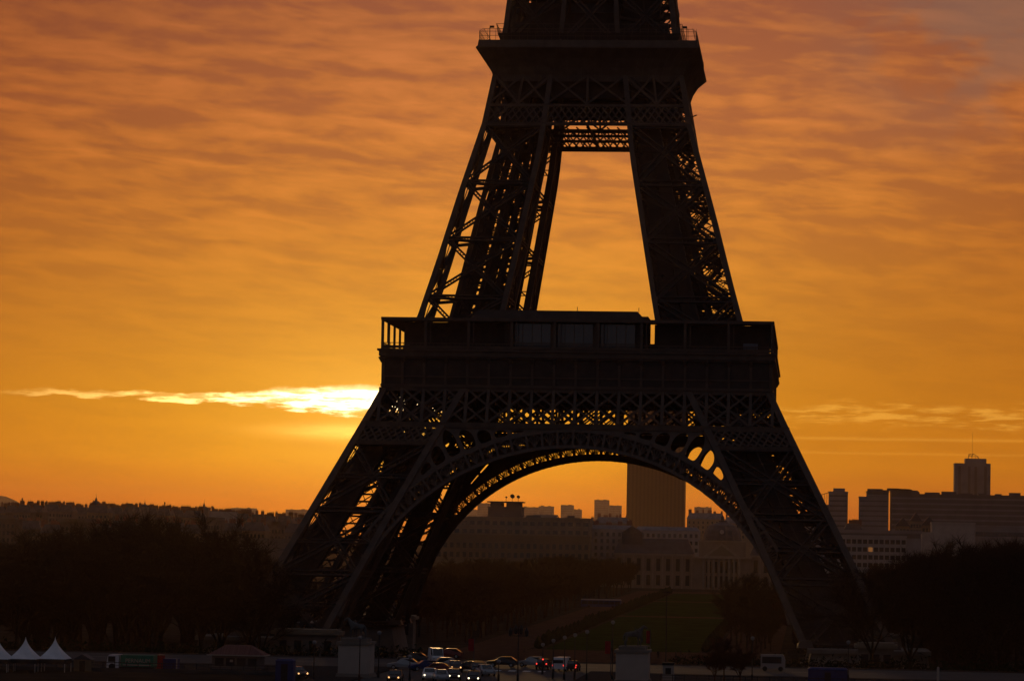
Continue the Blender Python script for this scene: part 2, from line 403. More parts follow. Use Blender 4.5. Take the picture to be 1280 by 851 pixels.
def leg_core(pil, sx, sy, z0, z1, upper):
    # inclined lift track: two deep rails, sleepers, and trussed edges
    t = MB(); n_ = int((z1-z0)/1.3)
    ra, rb = (.38, .62)
    # solid strips added inside the pillars to block sky and darken them
    c0, c1 = (.10, .50) if upper else (.30, .60)
    ztop = z1 if upper else 43.0
    cg = MB(); nc = int((ztop-z0)/1.6)
    for k in range(nc):
        za = z0+(ztop-z0)*k/nc; zb = z0+(ztop-z0)*(k+(.93 if sx > 0 and not upper else 1))/nc
        for v in ((.5,) if sx < 0 else (.30, .70)):
            if sx < 0: rng = ((.04, .11), (.17, .24), (.31, .40), (.45, .56)) if upper else (((.02, .20), (.66, .90)) if sy < 0 else ((.04, .16), (.22, .34), (.42, .54), (.62, .74), (.82, .93)))
            else: rng = ((c0, c0+(c1-c0)*.46), (c0+(c1-c0)*.52, c1)) if upper else ((.04, .16), (.19, .34), (.37, .60))
            for (ua, ub) in rng:
                cg.quad(lerp_in(sx, sy, ua, v, za), lerp_in(sx, sy, ub, v, za), lerp_in(sx, sy, ub, v, zb), lerp_in(sx, sy, ua, v, zb))
        for u in () if sx < 0 else (c0, c1):
            cg.quad(lerp_in(sx, sy, u, .30, za), lerp_in(sx, sy, u, .70, za), lerp_in(sx, sy, u, .70, zb), lerp_in(sx, sy, u, .30, zb))
    cg.build('dark_infill', IRON2, pil)
    for k in range(n_):
        za = z0+(z1-z0)*k/n_; zb = z0+(z1-z0)*(k+1)/n_
        for u in (ra, rb):
            for v in (.36, .62):
                t.bar(lerp_in(sx, sy, u, v, za), lerp_in(sx, sy, u, v, zb), .5, .8, (sx, 0, 0), False)
        t.bar(lerp_in(sx, sy, ra, .36, za), lerp_in(sx, sy, rb, .36, za), .18, .3, (0, 0, 1), False)
        t.bar(lerp_in(sx, sy, ra, .62, za), lerp_in(sx, sy, rb, .62, za), .18, .3, (0, 0, 1), False)
        g_ = (.36, .62) if k % 2 else (.62, .36)
        t.bar(lerp_in(sx, sy, ra, g_[0], za), lerp_in(sx, sy, ra, g_[1], zb), .14, .14, (0, 0, 1), False)
        t.bar(lerp_in(sx, sy, rb, g_[0], za), lerp_in(sx, sy, rb, g_[1], zb), .14, .14, (0, 0, 1), False)
        if k % (6 if upper else (7 if sx < 0 else 3)) == 0:   # service walkway frames
            um = .62 if upper and sx < 0 else .96
            for v in (.15, .85):
                t.bar(lerp_in(sx, sy, .04, v, za), lerp_in(sx, sy, um, v, za), .2, .2, (0, 0, 1), False)
            for u in (.15,) if um < .9 else (.15, .85):
                t.bar(lerp_in(sx, sy, u, .04, za), lerp_in(sx, sy, u, .96, za), .2, .2, (0, 0, 1), False)
    t.build('lift_track', IRON2, pil)
    st = MB(); k = 0; z = z0+.5; hgt = 2.6
    while z+hgt < z1:
        ulo, uhi = (.44, .62) if upper and sx < 0 else (.70, .92)
        u0, u1 = (ulo, uhi) if k % 2 else (uhi, ulo)
        for v in (.68, .80):
            a, b = lerp_in(sx, sy, u0, v, z), lerp_in(sx, sy, u1, v, z+hgt)
            st.bar(a, b, .12, .45, (0, 0, 1), False)
            st.bar(a+Vector((0, 0, 1.0)), b+Vector((0, 0, 1.0)), .08, .08, (0, 0, 1), False)
            for q in range(4): 
                c_ = a+(b-a)*(q+.5)/4; st.bar(c_, c_+Vector((0, 0, 1.0)), .06, .06, (1, 0, 0), False)
        a, b = lerp_in(sx, sy, u0, .68, z), lerp_in(sx, sy, u0, .80, z)
        st.bar(a, b, 1.5, .12, (0, 0, 1))
        z += hgt; k += 1
    st.build('staircase', IRON2, pil)
for sx in (-1, 1):
    for sy in (-1, 1):
        p = leg(sx, sy, LEV_LOW, 'pillar', 1.15, 1.15); leg_core(p, sx, sy, 7, 52, False)
        p = leg(sx, sy, LEV_MID, 'upper_pillar', .95, .95); leg_core(p, sx, sy, 57.6, 111, True)
        leg(sx, sy, LEV_TOP, 'shaft_pillar', .85, .8)
# masonry pier and footings
for sx in (-1, 1):
    for sy in (-1, 1):
        b = MB(); cx, cy = sx*52.5, sy*52.5
        b.frustum(cx-11, cx+11, cy-11, cy+11, 0, 6.2, 1.2); b.box(cx-10.4, cx+10.4, cy-10.4, cy+10.4, 6.202, 6.9)
        b.box(cx-11.8, cx+11.8, cy-11.8, cy+11.8, -.5, .9)
        o = b.build('masonry_pier', STONE2, tower)
        for ox in (0, 1):
            for oy in (0, 1):
                d = MB(); c_ = corner(sx, sy, ox, oy, 6.9); d.frustum(c_.x-1.5, c_.x+1.5, c_.y-1.5, c_.y+1.5, 6.902, 8.2, .6)
                d.build('iron_shoe', IRON, o)
def fside(k, u, z, d):
    """point on face k (0 = towards the viewer): u along it, d outwards from the axis"""
    x, y = (u, -d)
    for _ in range(k): x, y = -y, x
    return Vector((x, y, z))
NR = [Vector((0, -1, 0)), Vector((1, 0, 0)), Vector((0, 1, 0)), Vector((-1, 0, 0))]
def face_band(mb, k, z0, z1, off, segs, wch, wd, rows=1, verts=True, dist=None):
    dist = dist or hw
    for (u0, u1) in segs:
        pass
ZC, RI, RE = 1.0, 39.9, 43.3
for k in range(4):
    nr = NR[k]
    P = lambda u, z, off=.3, f=hw: fside(k, u, z, f(z)+off)
    # belt truss between 45 and 51.7 m
    t = MB(); top, bot, mid = 51.5, 45.3, 48.4
    zz = 3.93
    for i in range(-9, 10):
        u = i*zz
        if abs(u) < hw(bot): 
            t.bar(P(u, bot), P(u, min(top, 51.5)), .55, .5 if k % 2 == 0 else .18, nr, False)
    for i in range(-10, 10):
        ua, ub = i*zz, (i+1)*zz
        for (za, zb) in ((bot, mid), (mid, top)):
            if max(abs(ua), abs(ub)) < hw(zb)+.5 :
                dd = .35 if k % 2 == 0 else .12; t.bar(P(ua, za), P(ub, zb), .38, dd, nr, False); t.bar(P(ub, za), P(ua, zb), .38, dd, nr, False)
    for i in range(-9, 9) if k % 2 == 0 else ():     # second layer of the belt, 2 m behind, with closer webbing
        for h_ in range(4):
            ua, ub = (i+.5*(h_ % 2))*zz, (i+.5+.5*(h_ % 2))*zz; za = bot+h_*(top-bot)/4; zb = za+(top-bot)/4
            if abs(i*zz)+4 < hw(zb) and not (k == 0 and i < -4):
                t.bar(P(ua, za, -2), P(ub, zb, -2), .22, .2, nr, False); t.bar(P(ub, za, -2), P(ua, zb, -2), .22, .2, nr, False)
    t.bar(P(-hw(top), top), P(hw(top), top), 1.0, .6, nr); t.bar(P(-hw(44.8), 44.8), P(hw(44.8), 44.8), 1.0, .7, nr)
    tr = t.build('belt_truss', IRON, tower)
    # leg front girders continue over the belt
    # fine lattice band over the pillars
    for s_ in (-1, 1):
        l = MB()
        zt, zb = 44.3, 41.7; n_ = 5
        for q in range(n_*2+1):
            def pt(fr, z): 
                a, b = iw(z)+.3, hw(z); return P(s_*(a+(b-a)*fr), z)
            f0 = q/(n_*2)
            for dirn in (-1, 1):
                f1 = f0+dirn/(n_)*1.0
                if 0 <= f1 <= 1: l.bar(pt(f0, zb), pt(f1, zt), .32, .25, nr, False)
                elif (f0+dirn/(2*n_)) >= -.001 and (f0+dirn/(2*n_)) <= 1.001:
                    l.bar(pt(f0, zb), pt(f0+dirn/(2*n_), (zt+zb)/2), .32, .25, nr, False)
                    l.bar(pt(f0, zt), pt(f0+dirn/(2*n_), (zt+zb)/2), .32, .25, nr, False)
        l.bar(P(s_*iw(41.5), 41.45), P(s_*hw(41.5), 41.45), .6, .5, nr)
        l.build('lattice_band', IRON, tr)
    # inner belt truss on the inner edge of the pillars
    t = MB()
    for i in range(-6, 6):
        ua, ub = i*zz, (i+1)*zz
        Q = lambda u, z: P(u, z, -.3, iw)
        for (za, zb) in ((bot, mid), (mid, top)):
            t.bar(Q(ua, za), Q(ub, zb), .3, .3, nr, False); t.bar(Q(ub, za), Q(ua, zb), .3, .3, nr, False)
        t.bar(Q(ua, bot), Q(ua, top), .4, .4, nr, False)
    t.bar(Q(-23, top), Q(23, top), .8, .5, nr); t.bar(Q(-23, bot-.4), Q(23, bot-.4), 1.6, .5, nr)
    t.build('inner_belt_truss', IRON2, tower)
    # arch
    a = MB(); st_ = R(3.8); nA = 20
    def Pa(r, th, off): 
        z = ZC+r*math.cos(th); return P(r*math.sin(th), z, off)
    for off, full in ((.35, True), (-2.4, False)):
        m_ = a
        for i in range(-nA*2, nA*2):
            t0, t1 = i*st_/2, (i+1)*st_/2
            if ZC+RI*math.cos(max(abs(t0), abs(t1))) < 7.5: continue
            lo = i % 2 == 0
            for (ra, rb) in (((RI, RI+.6), (RE-.5, RE)) if full else ((RI, RI+1.35), (RE-1.0, RE))):
                if ra > 43 and False: continue
                if rb == RE and abs(t0) > R(58): continue
                z0_, z1_ = off, off
                m_.quad(Pa(ra, t0, off), Pa(ra, t1, off), Pa(rb, t1, off), Pa(rb, t0, off))
                m_.quad(Pa(ra, t0, off-.25), Pa(rb, t0, off-.25), Pa(rb, t1, off-.25), Pa(ra, t1, off-.25))
                m_.quad(Pa(ra, t0, off-.25), Pa(ra, t1, off-.25), Pa(ra, t1, off), Pa(ra, t0, off))
                m_.quad(Pa(rb, t0, off), Pa(rb, t1, off), Pa(rb, t1, off-.25), Pa(rb, t0, off-.25))
            if i % 2 == 0:
                rt = RE if abs(t0) < R(58) else RI+1.6
                m_.bar(Pa(RI, t0, off-.12), Pa(rt, t0, off-.12), .42, .25, nr, False)
                if abs(t0) < R(57):
                    tm = t0+st_/2; T1 = t0+st_
                    for fr in (.12, .3, .5, .7, .88):
                        m_.bar(Pa(RI+.6, t0+st_*.5, off-.12), Pa(RE-.6-(abs(fr-.5)*1.2), t0+st_*fr, off-.12), .17, .12, nr, False)
                    # little arc on top of the fan
                    pr = None
                    for q in range(7):
                        fr = q/6; rr = RE-.55-1.5*(2*fr-1)**2*.9
                        cu = Pa(rr, t0+st_*fr, off-.12)
                        if pr: m_.bar(pr, cu, .16, .14, nr, False)
                        pr = cu
    ar = a.build('arch', IRON, tower)
    # soffit plates of the arch
    sf = MB()
    for i in range(-nA*2, nA*2):
        t0, t1 = i*st_/2, (i+1)*st_/2
        if ZC+RI*math.cos(max(abs(t0), abs(t1))) < 7.5: continue
        sf.quad(Pa(RI+.02, t0, .1), Pa(RI+.02, t1, .1), Pa(RI+.02, t1, -.9), Pa(RI+.02, t0, -.9))
        sf.quad(Pa(RI+.02, t0, -1.9), Pa(RI+.02, t1, -1.9), Pa(RI+.02, t1, -2.6), Pa(RI+.02, t0, -2.6))
        if i % 2: sf.bar(Pa(RI+.05, t0, .1), Pa(RI+.05, t1, -2.4), .2, .1, nr, False)
        if abs(t0) < R(58): sf.quad(Pa(RE-.02, t0, .1), Pa(RE-.02, t1, .1), Pa(RE-.02, t1, -2.6), Pa(RE-.02, t0, -2.6))
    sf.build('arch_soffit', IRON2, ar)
    # spandrel plate with round-headed openings
    sp = MB()
    def rtop(th):
        r1 = (44.6-ZC)/max(.05, math.cos(th)); lo, hi = RE-3, 80
        for _ in range(30):
            md = (lo+hi)/2; z = ZC+md*math.cos(th)
            if md*abs(math.sin(th)) < iw(z)-.2: lo = md
            else: hi = md
        return min(r1, lo)
    off = .2
    for i in range(-14, 14):
        t0, t1 = i*st_, (i+1)*st_
        h0, h1 = rtop(t0)-RE, rtop(t1)-RE; hm = rtop((t0+t1)/2)-RE
        if max(h0, h1, hm) < .15: continue
        h0, h1, hm = max(h0, .02), max(h1, .02), max(hm, .02)
        has = hm > 1.0
        N_ = 28; outr = []; hol = []
        def cellpt(a_, b_):   # a_ in 0..1 across, b_ in 0..1 up
            th = t0+(t1-t0)*a_; rt = RE+max(.02, rtop(th)-RE)
            return Pa(RE-.15+(rt-RE+.15)*b_, th, off)
        if not has:
            for q in range(4):
                for w_ in range(1):
                    sp.quad(cellpt(q/4, 0), cellpt((q+1)/4, 0), cellpt((q+1)/4, 1), cellpt(q/4, 1))
            continue
        for q in range(N_):
            ph = 2*math.pi*(q+.5)/N_; c_, s2 = math.cos(ph), math.sin(ph)
            mx = max(abs(c_), abs(s2)); outr.append((.5+.5*c_/mx, .5+.5*s2/mx))
            e = 2.0 if s2 > 0 else 5.0
            rr = 1/((abs(c_)**e+abs(s2)**e)**(1/e))
            hh = min(.40, 0.5-.55/max(hm, 1.2))
            hol.append((.5+.385*c_*rr, .5-.02+hh*s2*rr))
        for q in range(N_):
            w_ = (q+1) % N_
            sp.quad(cellpt(*outr[q]), cellpt(*outr[w_]), cellpt(*hol[w_]), cellpt(*hol[q]))
            A_, B_ = cellpt(*hol[q]), cellpt(*hol[w_]); sp.quad(A_, B_, B_-nr*.5, A_-nr*.5)
        if k and not (k == 2 and i < 0):
            for (fa, fb) in ((0, .38), (.44, .72), (.78, 1)):
                sp.quad(*[cellpt(a_, b_)-nr*1.6 for a_, b_ in ((.0, fa), (1, fa), (1, fb), (0, fb))])
    sp.build('spandrel', IRON, tower)
    # frieze with brackets
    fz = MB(); HFo = 35.05; fp_ = MB()
    a_, b_ = fside(k, -HFo, 51.9, HFo), fside(k, HFo, 57.0, HFo)
    fp_.bar(fside(k, -HFo, 54.4, HFo-.2), fside(k, HFo, 54.4, HFo-.2), 5.2, .4, nr)
    fz.bar(fside(k, -HFo-.3, 51.95, HFo), fside(k, HFo+.3, 51.95, HFo), .5, .7, nr)
    fz.bar(fside(k, -HFo-.1, 53.6, HFo+.06), fside(k, HFo+.1, 53.6, HFo+.06), .25, .2, nr)
    fr_ = fp_.build('frieze', IRON2, tower); fz.build('moulding', IRON, fr_)  # panels darker than the brackets: relief shade put into the colour
    for i in range(-9, 10):
        br = MB(); u = max(-34.95, min(34.95, i*3.93))
        br.bar(fside(k, u, 52.2, HFo+.12), fside(k, u, 56.4, HFo+.12), .45, .24, nr)
        br.bar(fside(k, u, 56.2, HFo+.15), fside(k, u, 57.1, HFo+.65), .6, .5, nr)
        br.build('bracket', IRON, fr_)
# slabs of the first floor
def ring(name, m, ho, hi, z0, z1, parent=tower):
    b = MB(); b.box(-ho, ho, -ho, -hi, z0, z1); b.box(-ho, ho, hi, ho, z0, z1); b.box(-ho, -hi, -hi+.001, hi-.001, z0, z1); b.box(hi, ho, -hi+.001, hi-.001, z0, z1)
    return b.build(name, m, parent)
fp = ring('first_platform', IRON, 35.75, 11, 57.25, 58.2)
ring('cornice', IRON, 36.05, 34.6, 58.201, 58.55, fp)
ring('cornice', IRON, 35.45, 34.2, 56.9, 57.249, fp)
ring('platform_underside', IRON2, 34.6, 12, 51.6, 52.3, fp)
rf = ring('gallery_roof', IRON, 35.5, 31.2, 63.75, 64.3, fp)
for k in range(4):
    nr = NR[k]
    r_ = MB(); 
    for i in range(0, 91):
        u = -35.3+i*70.6/90; r_.bar(fside(k, u, 58.55, 35.2), fside(k, u, 59.6, 35.2), .07, .07, nr, False)
    r_.bar(fside(k, -35.3, 59.65, 35.2), fside(k, 35.3, 59.65, 35.2), .14, .14, nr); r_.bar(fside(k, -35.3, 58.95, 35.2), fside(k, 35.3, 58.95, 35.2), .5, .07, nr)
    r_.build('railing', IRON, fp)
    for i in range(10):
        c_ = MB(); u = -35.2+i*70.4/9
        if i == 9: continue
        c_.bar(fside(k, u, 58.55, 35.1), fside(k, u, 63.75, 35.1), .5, .4, nr)
        c_.bar(fside(k, u+.9, 59.6, 35.1), fside(k, u+.9, 63.75, 35.1), .16, .16, nr)
        c_.build('gallery_post', IRON, fp)
    # wall behind the gallery (shops / restaurants)
    segs = ((-31.6, -13.3), (13.9, 34.7)) if k == 0 else ((-31.2, 31.2),)
    for (u0, u1) in segs:
        w_ = MB(); w_.bar(fside(k, u0, 61, 31.4), fside(k, u1, 61, 31.4), 5.4, .3, nr); w_.build('gallery_wall', IRON2, fp)
# glazed pavilion in the middle of the front
pv = MB(); pv.box(-13.0, 12.7, -31.2, -22, 58.3, 65.2)
pv.frustum(-19.5, 12.4, -33.5, -22, 64.31, 66.0, 1.6, 1.0)
pv.box(-13.2, -12.2, -33.6, -31.2, 58.56, 64.0); pv.box(10.7, 11.9, -33.6, -31.2, 58.56, 64.0)
pavl = pv.build('glazed_pavilion', IRON2, tower)
tag(pavl, 'glass fronted restaurant pavilion on the first platform')
for i in range(3):
    x0 = -12.0+i*7.65
    gb = MB(); gb.box(x0+.45, x0+7.2, -33.0, -32.9, 58.9, 63.5)
    wn = gb.build('window', PGLASS, pavl)
    mb = MB()
    for q in range(5): mb.box(x0+.4+q*1.7-.05, x0+.4+q*1.7+.05, -33.12, -33.0, 58.9, 63.5)
    mb.box(x0+.4, x0+7.25, -33.14, -33.01, 60.0, 60.12)
    mb.box(x0-.35, x0+.42, -33.4, -32.7, 58.6, 63.9)
    mb.build('mullion', IRON, wn)
for i in range(3):
    mb = MB(); mb.bar((-11.5+i*11.2, -30, 66.0), (-11.5+i*11.2, -30, 66.9), .1); mb.build('lightning_rod', IRON2, pavl)
bx = MB(); bx.box(30.0, 32.6, -35.0, -34.6, 58.7, 60.3); bx.build('notice_panel', SLAT, fp)
# ---- second floor
for k in range(4):
    nr = NR[k]; P = lambda u, z, off=.25, f=hw: fside(k, u, z, f(z)+off)
    b = MB(); zt, zb = 105.4, 101.8; n_ = 14
    def pt(fr, z): w_ = hw(z); return P(-w_+2*w_*fr, z)
    for q in range(n_*2+1):
        f0 = q/(2*n_)
        for dr in (-1, 1):
            f1 = f0+dr/n_
            if -.001 <= f1 <= 1.001: b.bar(pt(f0, zb), pt(f1, zt), .26, .22, nr, False)
    b.bar(P(-hw(zb), zb), P(hw(zb), zb), .55, .5, nr); b.bar(P(-hw(zt), zt), P(hw(zt), zt), .5, .5, nr)
    bt = b.build('upper_belt', IRON, tower)
    # X panels above
    x_ = MB(); z0_, z1_ = 105.7, 111.2
    fr = lambda z: [-hw(z), -iw(z)-(hw(z)-iw(z))/2, -iw(z), 0, iw(z), iw(z)+(hw(z)-iw(z))/2, hw(z)]
    A_, B_ = fr(z0_), fr(z1_)
    for q in range(6):
        x_.bar(P(A_[q], z0_), P(B_[q+1], z1_), .35, .3, nr, False); x_.bar(P(A_[q+1], z0_), P(B_[q], z1_), .35, .3, nr, False)
        x_.bar(P(A_[q], z0_), P(B_[q], z1_), .4, .3, nr, False)
    x_.build('panel_bracing', IRON, bt)
    w_ = MB(); w_.bar(fside(k, -16.4, 109.3, 15.6), fside(k, 16.4, 109.3, 15.6), 4.2, .2, nr); w_.build('backing_plate', IRON2, bt)
# horizontal lattice floor under the second belt
hf = MB()
for i in (-9, -4, 0, 4, 9):
    for (a_, b_) in (((i*2.0, -18.4), (i*2.0, 18.4)),):
        hf.bar((a_[0], a_[1], 101.9), (b_[0], b_[1], 101.9), .3, .5, (0, 0, 1))
        hf.bar((a_[1], a_[0], 102.1), (b_[1], b_[0], 102.1), .3, .5, (0, 0, 1))
for i in range(-16, 17, 2):
    hf.bar((i, -18, 102.0), (i+4, -9, 105.0), .2, .2, (0, 0, 1)); hf.bar((i, 18, 102.0), (i-4, 9, 105.0), .2, .2, (0, 0, 1))
hf.build('floor_grid', IRON2, tower)
sp2 = MB()
prof = [(17.6, 110.0), (17.75, 111.2), (18.2, 112.6), (19.1, 114.2), (20.75, 115.9), (20.75, 116.15), (20.55, 116.16), (20.35, 117.4)]
for (r0, z0_), (r1, z1_) in zip(prof, prof[1:]):
    for k in range(4):
        sp2.quad(fside(k, -r0, z0_, r0), fside(k, r0, z0_, r0), fside(k, r1, z1_, r1), fside(k, -r1, z1_, r1))
sp2.quad((-17.7, -17.7, 111.15), (-17.7, 17.7, 111.15), (17.7, 17.7, 111.15), (17.7, -17.7, 111.15))
sp2.quad((-20.35, -20.35, 116.6), (20.35, -20.35, 116.6), (20.35, 20.35, 116.6), (-20.35, 20.35, 116.6))
sec = sp2.build('second_platform', IRON, tower)
rb = MB()
for k in range(4):
    for i in range(-14, 15):
        u = i*1.25; pr_ = None
        for (r_, z_) in prof[:5]:
            c_ = fside(k, u*r_/17.7, z_, r_+.06)
            if pr_ is not None: rb.bar(pr_, c_, .12, .15, NR[k], False)
            pr_ = c_
rb.build('console_rib', IRON, sec)
rl = MB()
for k in range(4):
    for i in range(28):
        u = -20.2+i*40.4/27; a_ = fside(k, u, 117.4, 20.25)
        rl.bar(a_, a_+Vector((0, 0, 1.6)), .06, .06, (1, 0, 0), False)
        rl.bar(a_+Vector((0, 0, 1.6)), fside(k, u, 119.6, 19.5), .06, .06, (0, 0, 1), False)
    for z_, d in ((118.2, 20.25), (119.0, 20.25), (119.6, 19.5)):
        rl.bar(fside(k, -d, z_, d), fside(k, d, z_, d), .07, .07, (0, 0, 1), False)
rl.build('safety_fence', IRON, sec)
for sx in (-1, 1):
    for sy in (-1, 1):
        q = MB(); q.bar((sx*18.4, sy*19.3, 117.4), (sx*18.4, sy*19.3, 120.0), .14); q.bar((sx*18.4, sy*19.3, 120.0), (sx*17.6, sy*19.3, 120.0), .5, .35)
        q.build('floodlight', IRON2, sec)
tier = MB(); tier.frustum(-16.2, 16.2, -16.2, 16.2, 116.7, 119.2, -1.0); tier.box(-14.6, 14.6, -14.6, 14.6, 119.2, 121.6)
tr_ = tier.build('upper_tier', IRON2, sec)
uf = MB()
for k in range(4):
    for i in range(24):
        u = -17.1+i*34.2/23; uf.bar(fside(k, u, 119.2, 17.1), fside(k, u, 120.9, 17.4), .06, .06, NR[k], False)
    for z_, d in ((120.0, 17.25), (120.9, 17.4)): uf.bar(fside(k, -d, z_, d), fside(k, d, z_, d), .08, .08, (0, 0, 1), False)
uf.build('railing', IRON, tr_)
sh = MB(); sh.box(-4.4, 4.4, -4.4, 4.4, 117, 162)
for i in range(18): sh.box(-4.4+i*.5, -4.2+i*.5, -4.62, -4.401, 122, 160)
shf = sh.build('lift_shaft', SLAT, tower)
mc = MB()
for (x0, x1, z0_, z1_) in ((-12.5, -6.0, 121.6, 126.5), (5.8, 12.8, 121.6, 127.5), (-12, 12, 127.0, 130.0), (-6, 6, 121.6, 124.6)):
    mc.box(x0, x1, -8, 9, z0_, z1_)
mc.build('machine_room', IRON2, tower)
xb = MB()
for k in range(4):
    P = lambda u, z, off=.3, f=hw: fside(k, u, z, f(z)+off)
    for i in range(len(LEV_TOP)-1):
        za, zb = LEV_TOP[i], LEV_TOP[i+1]
        xb.lattice(P(-iw(za), za), P(iw(zb), zb), .7, NR[k]); xb.lattice(P(iw(za), za), P(-iw(zb), zb), .7, NR[k])
        xb.bar(P(-hw(zb), zb), P(hw(zb), zb), .7, .5, NR[k])
xb.build('shaft_bracing', IRON, tower)
# ---- people? none readable on the tower

# ------------------------------------------------------------------ buildings
def boxpart(name, m, parent, *b):
    q = MB(); q.box(*b); return q.build(name, m, parent)
def building(name, label, cat, px0, px1, pyt, y, depth, wall, floors=0, bays=0, fh=3.2, roof=None, group=None, win=None,
             ww=1.1, wh=1.7, top_off=1.6, chim=0, frame=None, bands=False, glass=None, base=None, fins=0, lit=None):
    A = at(px0, pyt, y); B = at(px1, pyt, y); zt = (A.z+B.z)/2; x0, x1 = A.x, B.x; z0 = (gz(0, y) if base is None else base)-1
    e = empty(name, label, cat, ((x0+x1)/2, y, z0), 0, group)
    w = x1-x0; H = zt-z0; hb = H
    if roof == 'mansard': hb = H-4.2
    if roof == 'low': hb = H-2.0
    if roof == 'gable': hb = H-5
    b = MB(); b.box(-w/2, w/2, 0, depth, 0, hb); wl = b.build('wall', wall, e)
    if roof in ('mansard', 'low'):
        r_ = MB(); r_.frustum(-w/2-.3, w/2+.3, -.3, depth+.3, hb+.002, H, min(2.0, w*.2), 2.0)
        ro = r_.build('roof', ZINC if random.random() < .5 else SLATE, e)
        if chim:
            for i in range(chim):
                cx = -w/2+w*(i+.5)/chim+random.uniform(-1, 1); cw = random.uniform(.5, 1.6); ch = random.uniform(1.0, 2.4)
                c_ = MB(); c_.box(cx-cw, cx+cw, depth*.3, depth*.3+1, H-1.5, H+ch)
                for q in range(3): c_.lathe([(.14, H+ch), (.11, H+ch+.7)], cx-cw*.6+q*cw*.6, depth*.3+.5, 6)
                c_.build('chimney', BRICK, ro)
    elif roof == 'gable':
        r_ = MB(); r_.prism([(-w/2-.4, hb+.002), (w/2+.4, hb+.002), (0, H)], -.3, depth+.3); r_.build('roof', SLATE, e)
    else:
        r_ = MB(); r_.box(-w/2-.25, w/2+.25, -.25, depth+.25, hb+.002, hb+.8); r_.build('parapet', wall, e)
        if chim:
            for i in range(chim):
                cx = -w/2+w*(i+.5)/chim; c_ = MB(); cw = random.uniform(1.5, 5)
                c_.box(cx-cw, cx+cw, 2, 6, hb+.81, hb+1.4+random.random()*1.3); c_.build('rooftop_plant', CONC2, e)
    if floors:
        cnt = 0
        gm = glass or GLASS
        if bands:
            for i in range(floors):
                z = hb-top_off-i*fh
                if z < 3: break
                q = MB(); q.box(-w/2+.6, w/2-.6, -.06, .0, z-wh, z); q.build('window_band', gm, e)
        else:
            q = MB(); q.box(-ww/2, ww/2, -.08, 0, -wh/2, wh/2); pm = q.build('window', gm, e); src = pm; first = True
            fm = None
            if frame:
                q = MB()
                for (a0, a1, c0, c1) in ((-ww/2-.14, -ww/2, -wh/2-.14, wh/2+.14), (ww/2, ww/2+.14, -wh/2-.14, wh/2+.14), (-ww/2, ww/2, wh/2, wh/2+.14), (-ww/2, ww/2, -wh/2-.14, -wh/2)):
                    q.box(a0, a1, -.16, 0, c0, c1)
                fm = q.build('frame', frame, pm)
            tot = 0
            for i in range(floors):
                for j in range(bays):
                    tot += 1
                    if tot > 100: break
                    z = hb-top_off-wh/2-i*fh; x = -w/2+w*(j+.5)/bays
                    if first: o = pm; first = False
                    else: o = copy_tree(pm); o.parent = e
                    o.location = (x, -.002, z)
                    if lit == (i, j): o.data = o.data.copy(); o.data.materials[0] = LITW
    if fins:
        q = MB()
        for i in range(fins+1):
            x = -w/2+w*i/fins; q.box(x-.22, x+.22, -.5, -.005, 0, hb)
        q.build('facade_fin', wall, e)
    e['_'] = 0; del e['_']
    return e, w, H, hb
# -- centre, seen under the arch
e, w, H, hb = building('skyscraper', 'tall dark brown slab skyscraper rising behind the arch opening', 'skyscraper', 786.5, 858.5, 440, 2700, 32, BRONZE, fins=46, base=20)
q = MB()
for i in range(15): q.box(-w/2+w*(i+.3)/15, -w/2+w*(i+.75)/15, -.62, -.505, 2, hb-3)
q.build('vertical_window_strip', mat('dark_bronze_glass', (.040, .018, .015), .4, .15, .05), e)
building('office_building', 'long pale office building with rows of square windows under the left of the arch', 'building', 548, 737, 648, 920, 20, CREAM, 5, 20, 4.0, ww=2.3, wh=1.9, top_off=1.3, chim=4)
building('office_building', 'lower long wing with a dark cornice in front of the pale offices', 'building', 545, 737, 670.5, 900, 16, OCHRE, 2, 24, 4.4, ww=1.7, wh=2.4, top_off=3.2)
e, w, H, hb = building('roof_block', 'dark block with an overhanging flat roof slab and satellite dishes', 'building', 610, 652, 635, 980, 14, CONC2, base=4)
q = MB(); q.box(-w/2-.5, w/2+.5, -1, 15, H+2.9, H+3.5); q.build('roof_slab', CONC2, e)
q = MB(); q.box(-w/2+1.2, -w/2+6.8, .2, 14, H+.81, H+2.89); q.box(-w/2+9.2, w/2-.8, .2, 14, H+.81, H+2.89); q.build('upper_wall', CONC2, e)
for (dx, r_) in ((3.4, 1.2), (6.4, .9), (.3, .55)):
    d = MB(); d.lathe([(.12, 0), (.12, 1.6)], 0, 0, 6); o = d.build('antenna_mast', DMETAL, e, (dx, 3, H+3.5))
    d = MB(); d.lathe([(.05, 0), (r_*.6, .12), (r_, .4), (r_*.95, .42), (.04, .1)], 0, 0, 14); o2 = d.build('dish', DMETAL, o, (0, -.2, 1.5+r_*.8)); o2.rotation_euler = (R(65), 0, R(20))
building('rooftop_house', 'small pale rooftop house with dark flat roofs beside the office rooftops', 'building', 668, 695, 645, 960, 10, PLASTER, 1, 3, ww=2, wh=1.2, base=15)
